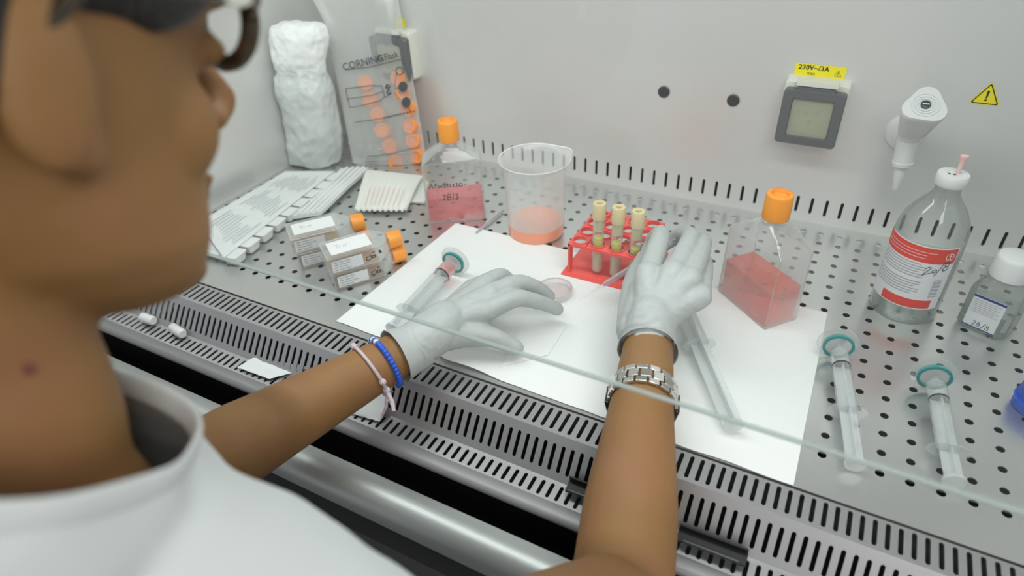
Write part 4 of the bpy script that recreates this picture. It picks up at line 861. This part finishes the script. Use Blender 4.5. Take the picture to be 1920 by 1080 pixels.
for z, yf, yb, hw in hs:
    rg_ = []
    for i in range(36):
        a = 2 * PI * i / 36; ca, sa = math.cos(a), math.sin(a); e = 0.86 if z > 0.03 else 1.0
        rg_.append(hp(hw * math.copysign(abs(ca) ** e, ca), (yf + yb) / 2 + (yf - yb) / 2 * math.copysign(abs(sa) ** e, sa), z))
    rings.append(rg_)
body.loft(rings)
he((0, 0.074, -0.093), (0.020, 0.016, 0.014))             # chin
for s_ in (-1, 1):
    he((s_ * 0.036, 0.050, -0.020), (0.022, 0.028, 0.028))     # cheek
    he((s_ * 0.028, 0.086, 0.038), (0.022, 0.009, 0.007))      # brow
    he((s_ * 0.010, 0.100, -0.018), (0.008, 0.010, 0.008))     # nostril wing
    he((s_ * 0.032, 0.080, 0.014), (0.014, 0.010, 0.008))      # eyelid
    he((s_ * 0.076, -0.014, -0.002), (0.008, 0.017, 0.030))    # ear
    he((s_ * 0.072, -0.004, -0.024), (0.006, 0.008, 0.010))    # ear lobe
body.tube([hp(0, 0.086, 0.030), hp(0, 0.100, 0.008), hp(0, 0.114, -0.010), hp(0, 0.108, -0.020)], [0.0085, 0.0085, 0.0105, 0.0085], 14)
body.ellip(hp(0, 0.111, -0.013), (0.0100, 0.0100, 0.009), HR)
he((0, 0.088, -0.048), (0.021, 0.009, 0.005)); he((0, 0.087, -0.058), (0.017, 0.009, 0.006))
# neck
chain(body, [hp(0, -0.034, -0.010), hp(0, -0.036, -0.065), NB + (hp(0, -0.02, 0) - NB) * 0.30, NB, NB - Vector((0.01, 0.03, 0.05))], [0.052, 0.046, 0.040, 0.045, 0.072], 24)
# --- trunk landmarks
TU = Vector((0.0, 0.42, 0.91)).normalized()             # up the spine
TR = Vector((0.93, -0.26, -0.02)); TR = (TR - TU * TR.dot(TU)).normalized(); TF = TU.cross(TR)
RS = CAM + ray(785, 1385).normalized() * 0.352; LS = NB + Vector((-0.165, 0.012, -0.055))
RW = at(1214, 662, 0.055); R2 = at(1181, 960, 0.030); RE = RW + (R2 - RW).normalized() * 0.255
LW = at(735, 672, 0.042); L2 = at(470, 820, 0.035); LE = LW + (L2 - LW).normalized() * 0.250
chain(body, [NB - TU * 0.045, NB - TU * 0.12, NB - TU * 0.25, NB - TU * 0.42], [0.060, 0.105, 0.115, 0.115], 24)
chain(body, [LS, NB - TU * 0.075, RS], [0.046, 0.055, 0.046], 20)
chain(body, [RS, RS.lerp(RE, 0.5), RE], [0.050, 0.046, 0.040], 18); chain(body, [RE, RE.lerp(RW, 0.30), RE.lerp(RW, 0.7), RW, RW + (RW - RE).normalized() * 0.03], [0.040, 0.0405, 0.0315, 0.0265, 0.026], 20)
chain(body, [LS, LS.lerp(LE, 0.5), LE], [0.050, 0.046, 0.040], 18); chain(body, [LE, LE.lerp(LW, 0.30), LE.lerp(LW, 0.7), LW, LW + (LW - LE).normalized() * 0.03], [0.040, 0.041, 0.032, 0.0255, 0.025], 20)
person = blob('person', body, 0.0032, 'skin', None, 8)
tag(person, 'person in a white T-shirt leaning over the tray, seen from behind', 'person')
# --- eyes, mole, hair
for s_ in (-1, 1):
    mb = MB(); mb.ellip(hp(s_ * 0.032, 0.080, 0.014), (0.011, 0.008, 0.006), HR); mb.build('eye', 'eye', person)
mb = MB(); q = hit(55, 692, NB - FWD * 0.050 + TU * 0.02, FWD); mb.ellip(q, (0.0022, 0.0022, 0.0022)); 
mole = mb.build('mole', 'mole', person)
mb = MB()
for k in range(70):
    pass
hb = MB()
hb.ellip(hp(0, -0.026, 0.056), (0.084, 0.098, 0.080), HR, seg=32, rg=20)
hb.ellip(hp(0, -0.060, 0.0), (0.070, 0.062, 0.070), HR, seg=32, rg=20)
for s_ in (-1, 1):
    hb.ellip(hp(s_ * 0.066, 0.030, 0.050), (0.014, 0.036, 0.034), HR); hb.ellip(hp(s_ * 0.070, 0.004, 0.046), (0.015, 0.060, 0.026), HR); hb.ellip(hp(s_ * 0.072, -0.050, 0.018), (0.012, 0.036, 0.040), HR)
hb.ellip(hp(0.01, 0.055, 0.085), (0.060, 0.040, 0.034), HR)
hair = blob('hair', hb, 0.0035, 'hair', person, 6)
# --- shirt
sh = MB()
chain(sh, [Vector((-0.323, -0.462, 0.300)), NB - TU * 0.09, NB - TU * 0.25, NB - TU * 0.45], [0.085, 0.114, 0.128, 0.130], 28)
chain(sh, [LS, NB - TU * 0.060, (NB - TU * 0.060).lerp(RS, 0.5), RS], [0.056, 0.070, 0.074, 0.056], 22)
chain(sh, [RS, RS.lerp(RE, 0.15), RS.lerp(RE, 0.28)], [0.054, 0.050, 0.050], 20)
chain(sh, [LS, LS.lerp(LE, 0.40), LS.lerp(LE, 0.55)], [0.058, 0.060, 0.060], 20)
pA_, pB_, pC_ = [CAM + ray(x, y).normalized() * d_ for x, y, d_ in ((240, 718, 0.40), (345, 790, 0.355), (100, 948, 0.27))]
pn = (pA_ - pB_).cross(pC_ - pB_).normalized()
if pn.z < 0: pn = -pn
loop_pts = []
def neckcut(me):
    bm = bmesh.new(); bm.from_mesh(me); bm.normal_update(); nrm_ = [v.normal.copy() for v in bm.verts]
    for v, n_ in zip(bm.verts, nrm_):
        d_ = abs((v.co - pB_).dot(pn)); k_ = min(1.0, d_ / 0.05)
        v.co += n_ * k_ * (0.0035 * noise.noise(Vector((v.co.x * 11, v.co.y * 26, v.co.z * 11))) + 0.0018 * noise.noise(v.co * 45))
    bmesh.ops.bisect_plane(bm, geom=bm.verts[:] + bm.edges[:] + bm.faces[:], plane_co=pB_, plane_no=pn, clear_outer=True)
    be = [e for e in bm.edges if e.is_boundary]; adj = {}
    for e in be:
        for v in e.verts: adj.setdefault(v, []).append(e.other_vert(v))
    best = []; seen = set()
    for v0 in list(adj):
        if v0 in seen: continue
        lp_ = [v0]; seen.add(v0); cur = v0
        while True:
            nx_ = [n_ for n_ in adj[cur] if n_ not in seen]
            if not nx_: break
            cur = nx_[0]; seen.add(cur); lp_.append(cur)
        if len(lp_) > len(best): best = lp_
    loop_pts.extend([v.co.copy() for v in best]); bm.to_mesh(me); bm.free()
shirt = blob('t_shirt', sh, 0.0045, 'shirt', person, 10, post=neckcut)
so = shirt.modifiers.new('cloth', 'SOLIDIFY'); so.thickness = 0.0022; so.offset = -1
q = loop_pts
for it in range(12): q = [(q[k - 1] + q[k] * 2 + q[(k + 1) % len(q)]) / 4 for k in range(len(q))]
q = q[::3]; mb = MB(); rings = []; cq = sum(q, Vector()) / len(q)
for k in range(len(q)):
    t_ = (q[(k + 1) % len(q)] - q[k - 1]).normalized(); s_ = t_.cross(pn).normalized()
    rings.append([q[k] + s_ * 0.0020 * math.cos(a) + pn * (0.0065 * math.sin(a) + 0.002) for a in [2 * PI * i / 12 for i in range(12)]])
rings.append(rings[0]); mb.loft(rings, cap=False); mb.build('collar', 'shirt', person, ang=180)
# --- gloves
def pz(x, y, z): return at(x, y, z)
gl = MB()
Wp = pz(775, 632, 0.046)
chain(gl, [pz(772, 652, 0.0445), pz(795, 636, 0.0465), pz(835, 605, 0.050)], [0.0255, 0.0268, 0.026], 22)
knL = dict(i=pz(910, 583, 0.056), m=pz(922, 552, 0.062), r=pz(912, 532, 0.058), p=pz(885, 540, 0.044))
for k_, r_ in (('i', 0.0165), ('m', 0.0165), ('r', 0.0155), ('p', 0.0140)): chain(gl, [pz(805, 624, 0.048), pz(840, 600, 0.049).lerp(knL[k_], 0.25), knL[k_]], [0.020, 0.0175, r_ * 0.84], 16)
chain(gl, [knL['i'], pz(968, 556, 0.062), pz(1015, 567, 0.044), pz(1045, 580, 0.026)], [0.0128, 0.0105, 0.0092, 0.0080], 14)
chain(gl, [knL['m'], pz(968, 528, 0.066), pz(1006, 538, 0.048), pz(1030, 556, 0.028)], [0.0128, 0.0108, 0.0094, 0.0080], 14)
chain(gl, [knL['r'], pz(940, 514, 0.055), pz(958, 530, 0.034), pz(962, 552, 0.016)], [0.0122, 0.0100, 0.0088, 0.0076], 14)
chain(gl, [knL['p'], pz(905, 528, 0.040), pz(925, 545, 0.022), pz(930, 565, 0.011)], [0.0112, 0.0092, 0.0080, 0.0070], 14)
chain(gl, [pz(815, 632, 0.042), pz(862, 622, 0.040), pz(922, 630, 0.034), pz(968, 652, 0.018)], [0.0200, 0.0180, 0.0120, 0.0090], 16)
chain(gl, [pz(850, 615, 0.044), pz(890, 605, 0.040)], [0.020, 0.014], 14)
def wrinkle(c, d, L_):
    def f(me):
        nn_ = [v.normal.copy() for v in me.vertices]; cs_ = [v.co.copy() for v in me.vertices]
        for i, p_ in enumerate(cs_):
            t_ = (p_ - c).dot(d); q_ = p_.copy()
            if t_ < L_:
                k_ = max(0.0, 1 - max(0.0, t_) / L_); n_ = noise.noise(p_ * 55)
                q_ += nn_[i] * 0.0006 * k_ * math.sin(t_ * 800 + 5 * n_ + 4 * noise.noise(p_ * 20))
            cs_[i] = q_ + nn_[i] * 0.0006 * noise.noise(p_ * 110)
        me.vertices.foreach_set('co', [k_ for p_ in cs_ for k_ in p_])
    return f
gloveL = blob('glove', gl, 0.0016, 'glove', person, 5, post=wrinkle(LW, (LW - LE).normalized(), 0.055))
gloveL['label'] = 'white glove on the left hand, fingers stretched towards the dish'
cuff = MB()
def cuffring(mb, c, d, r, L_, n=44, fl=0.0):
    X = frame(c, d.cross(Vector((0, 0, 1))), Vector((0, 0, 1)))
    if (X.to_3x3() @ Vector((0, 0, 1))).dot(d) < 0: X = X @ Matrix.Rotation(PI, 4, 'Y')
    pr = [(r * 1.01, L_), (r * 1.02, L_ * 0.6), (r * 1.07, L_ * 0.3), (r * 1.13, 0.0), (r * 1.15, -0.001), (r * 1.13, -0.002), (r * 1.10, 0.0), (r * 1.04, L_ * 0.3)]
    rs = []
    for rr_, z in pr: rs.append([((rr_ + 0.0010 * noise.noise(Vector((math.cos(2 * PI * i / n) * 3, math.sin(2 * PI * i / n) * 3, z * 90)))) * math.cos(2 * PI * i / n), (rr_ + 0.0010 * noise.noise(Vector((math.cos(2 * PI * i / n) * 3, math.sin(2 * PI * i / n) * 3, z * 90)))) * math.sin(2 * PI * i / n), z) for i in range(n)])
    mb.loft(rs, 0, X, cap=False)
dL = (LW - LE).normalized(); cuffring(cuff, LW + dL * 0.006, dL, 0.0270, 0.030)
o = cuff.build('cuff', 'glove', gloveL, ang=180)
gr = MB()
wr0 = pz(1216, 640, 0.062)
knR = dict(i=pz(1215, 514, 0.100), m=pz(1262, 512, 0.106), r=pz(1292, 524, 0.103), p=pz(1312, 556, 0.090))
for k_, r_ in (('i', 0.0150), ('m', 0.0150), ('r', 0.0145), ('p', 0.0135)): chain(gr, [pz(1216, 618, 0.066), pz(1222, 590, 0.075).lerp(knR[k_], 0.35), knR[k_]], [0.0225, 0.0185, r_], 16)
chain(gr, [pz(1215, 640, 0.060), pz(1216, 622, 0.065), pz(1222, 595, 0.074)], [0.0255, 0.0270, 0.0262], 22)
chain(gr, [knR['i'], pz(1243, 434, 0.106), pz(1226, 446, 0.078), pz(1214, 468, 0.062)], [0.0130, 0.0112, 0.0098, 0.0085], 14)
chain(gr, [knR['m'], pz(1302, 440, 0.106), pz(1272, 440, 0.078), pz(1243, 462, 0.062)], [0.0132, 0.0114, 0.0098, 0.0085], 14)
chain(gr, [knR['r'], pz(1322, 450, 0.098), pz(1305, 452, 0.066), pz(1280, 480, 0.050)], [0.0128, 0.0112, 0.0095, 0.0082], 14)
chain(gr, [knR['p'], pz(1322, 488, 0.082), pz(1310, 490, 0.056), pz(1285, 515, 0.042)], [0.0122, 0.0104, 0.0090, 0.0076], 14)
chain(gr, [pz(1188, 620, 0.060), pz(1187, 570, 0.066), pz(1190, 520, 0.066), pz(1208, 482, 0.060)], [0.0190, 0.0165, 0.0125, 0.0095], 16)
chain(gr, [pz(1200, 600, 0.066), pz(1205, 545, 0.078)], [0.022, 0.016], 14)
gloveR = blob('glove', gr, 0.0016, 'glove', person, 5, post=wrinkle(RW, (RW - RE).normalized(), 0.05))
gloveR['label'] = 'white glove on the right hand, closed round the pipette'
cuff = MB(); dR = (RW - RE).normalized(); cuffring(cuff, RW + dR * 0.004, dR, 0.0275, 0.024)
cuff.build('cuff', 'glove', gloveR, ang=180)

# --- glasses
t = thing('glasses', 'dark tortoiseshell glasses worn by the person in white', 'glasses', hp(0, 0.095, 0.02))
mb = MB()
def rim3(s_): return [hp(s_ * (0.032 + 0.0245 * math.cos(a)), 0.100 - 0.012 * (0.5 + 0.5 * math.cos(a)), 0.027 + 0.0185 * math.sin(a)) for a in [2 * PI * i / 28 for i in range(29)]]
for s_ in (-1, 1): mb.tube(rim3(s_), 0.0042, 10)
mb.tube([hp(-0.009, 0.100, 0.030), hp(0, 0.103, 0.034), hp(0.009, 0.100, 0.030)], 0.0028, 10); mb.build('frame', 'tort', t)
for s_ in (-1, 1):
    mb = MB(); mb.tube([hp(s_ * 0.056, 0.088, 0.036), hp(s_ * 0.068, 0.074, 0.037), hp(s_ * 0.0745, 0.045, 0.035), hp(s_ * 0.080, 0.0, 0.029), hp(s_ * 0.079, -0.018, 0.010)], [0.006, 0.0065, 0.0055, 0.003, 0.003], 12); mb.build('temple', 'tort', t)
    mb = MB(); p_ = rim3(s_)[:-1]; mb.add(p_, [tuple(range(28))]); mb.build('lens', 'glass', t, smooth=False)
    mb = MB(); mb.ellip(hp(s_ * 0.0765, 0.064, 0.036), (0.0018, 0.0085, 0.0070), HR); mb.build('hinge_disc', 'offwhite', t)

# --- wristwatch on the right wrist
wc = RW - dR * 0.057; t = thing('wristwatch', 'steel bracelet wristwatch on the right wrist, clasp uppermost', 'watch', wc)
X = frame(wc, dR.cross(Vector((0, 0, 1))), Vector((0, 0, 1)))
if (X.to_3x3() @ Vector((0, 0, 1))).dot(dR) < 0: X = X @ Matrix.Rotation(PI, 4, 'Y')
mb = MB(); Rw = 0.0315
NL = 17
for k in range(NL):
    a = 2 * PI * k / NL; Y = X @ Matrix.Rotation(a, 4, 'Z') @ Matrix.Translation((Rw + 0.0004, 0, 0))
    d_ = 0.0110
    if 3.9 < a < 5.5: continue
    for zz, ww in ((-0.0088, 0.0062), (0, 0.0104), (0.0088, 0.0062)):
        o_ = 0.35 * 2 * PI / NL * Rw if zz == 0 else 0
        mb.box((0, o_, zz), (0.0030, d_ * 0.93, ww), 0, Y)
bev(mb.build('bracelet', 'watch', t), 0.0006)
mb = MB(); Y = X @ Matrix.Rotation(4.7, 4, 'Z') @ Matrix.Translation((Rw - 0.001, 0, 0)) @ Matrix.Rotation(PI / 2, 4, 'Y'); mb.lathe([(0.018, 0.0), (0.0195, 0.002), (0.0195, 0.008), (0.0175, 0.0105)], 36, 0, Y); mb.build('watch_case', 'watchdark', t)
for a in (3.35, 6.05):
    mb = MB(); Y = X @ Matrix.Rotation(a, 4, 'Z') @ Matrix.Translation((Rw + 0.001, 0, -0.002)); mb.box((0, 0, 0), (0.005, 0.016, 0.024), 0, Y); bev(mb.build('dark_link', 'watchdark', t), 0.0015)
# --- bracelets on the left wrist
def loop(c, d, r, tilt=0.0, n=40, ell=1.0):
    X = frame(c, d.cross(Vector((0, 0, 1))), Vector((0, 0, 1)))
    return [X @ Vector((r * math.cos(2 * PI * i / n), ell * r * math.sin(2 * PI * i / n), tilt * math.sin(2 * PI * i / n))) for i in range(n + 1)]
t = thing('beaded_bracelet', 'blue and white beaded bracelet on the left wrist next to the glove', 'bracelet', LW - dL * 0.002)
lp = loop(LW - dL * 0.009, dL, 0.0280, 0.003)
mb = MB(); mb.tube(lp, 0.0016, 8); mb.build('cord', 'beadcord', t)
mb = MB(); mb2 = MB()
for k in range(40):
    p_ = lp[k]; blue = 1 <= k <= 9 or 30 <= k; 
    (mb2 if k in (11, 13, 15, 17) else mb).ellip(p_, (0.0034,) * 3, seg=12, rg=8)
mb.build('blue_beads', 'bluebead', t); mb2.build('white_beads', 'whitebead', t)
mb = MB(); X = frame(lp[36], dL, (0, 0, 1)); mb.tube([X @ Vector((0.0055 * math.cos(a), 0.0055 * math.sin(a), 0)) for a in [2 * PI * i / 16 for i in range(17)]], 0.0008, 8); mb.build('ring_charm', 'gold', t)
t = thing('knotted_bracelet', 'lilac knotted cord bracelet with loose ends on the left wrist', 'bracelet', LW - dL * 0.02)
lp = loop(LW - dL * 0.027, dL, 0.0300, 0.006)
mb = MB(); mb.tube(lp, 0.0018, 8); mb.build('cord', 'lilac', t)
mb = MB()
for k in (14, 34, 36, 38, 1): m3 = MB(); m3.ellip(lp[k] + Vector((0, 0, 0.001)), (0.0042, 0.0036, 0.0038)); m3.build('knot', 'lilac', t)
mb.tube([lp[36], lp[36] + Vector((0.004, -0.010, -0.010)), lp[36] + Vector((-0.002, -0.016, -0.026))], [0.0016, 0.0016, 0.0008], 8); mb.build('cord_end', 'lilac', t); mb = MB(); mb.tube([lp[38], lp[38] + Vector((0.010, -0.006, -0.006)), lp[38] + Vector((0.016, -0.012, -0.012))], [0.0020, 0.0026, 0.002], 8)
mb.build('cord_end', 'lilac', t)
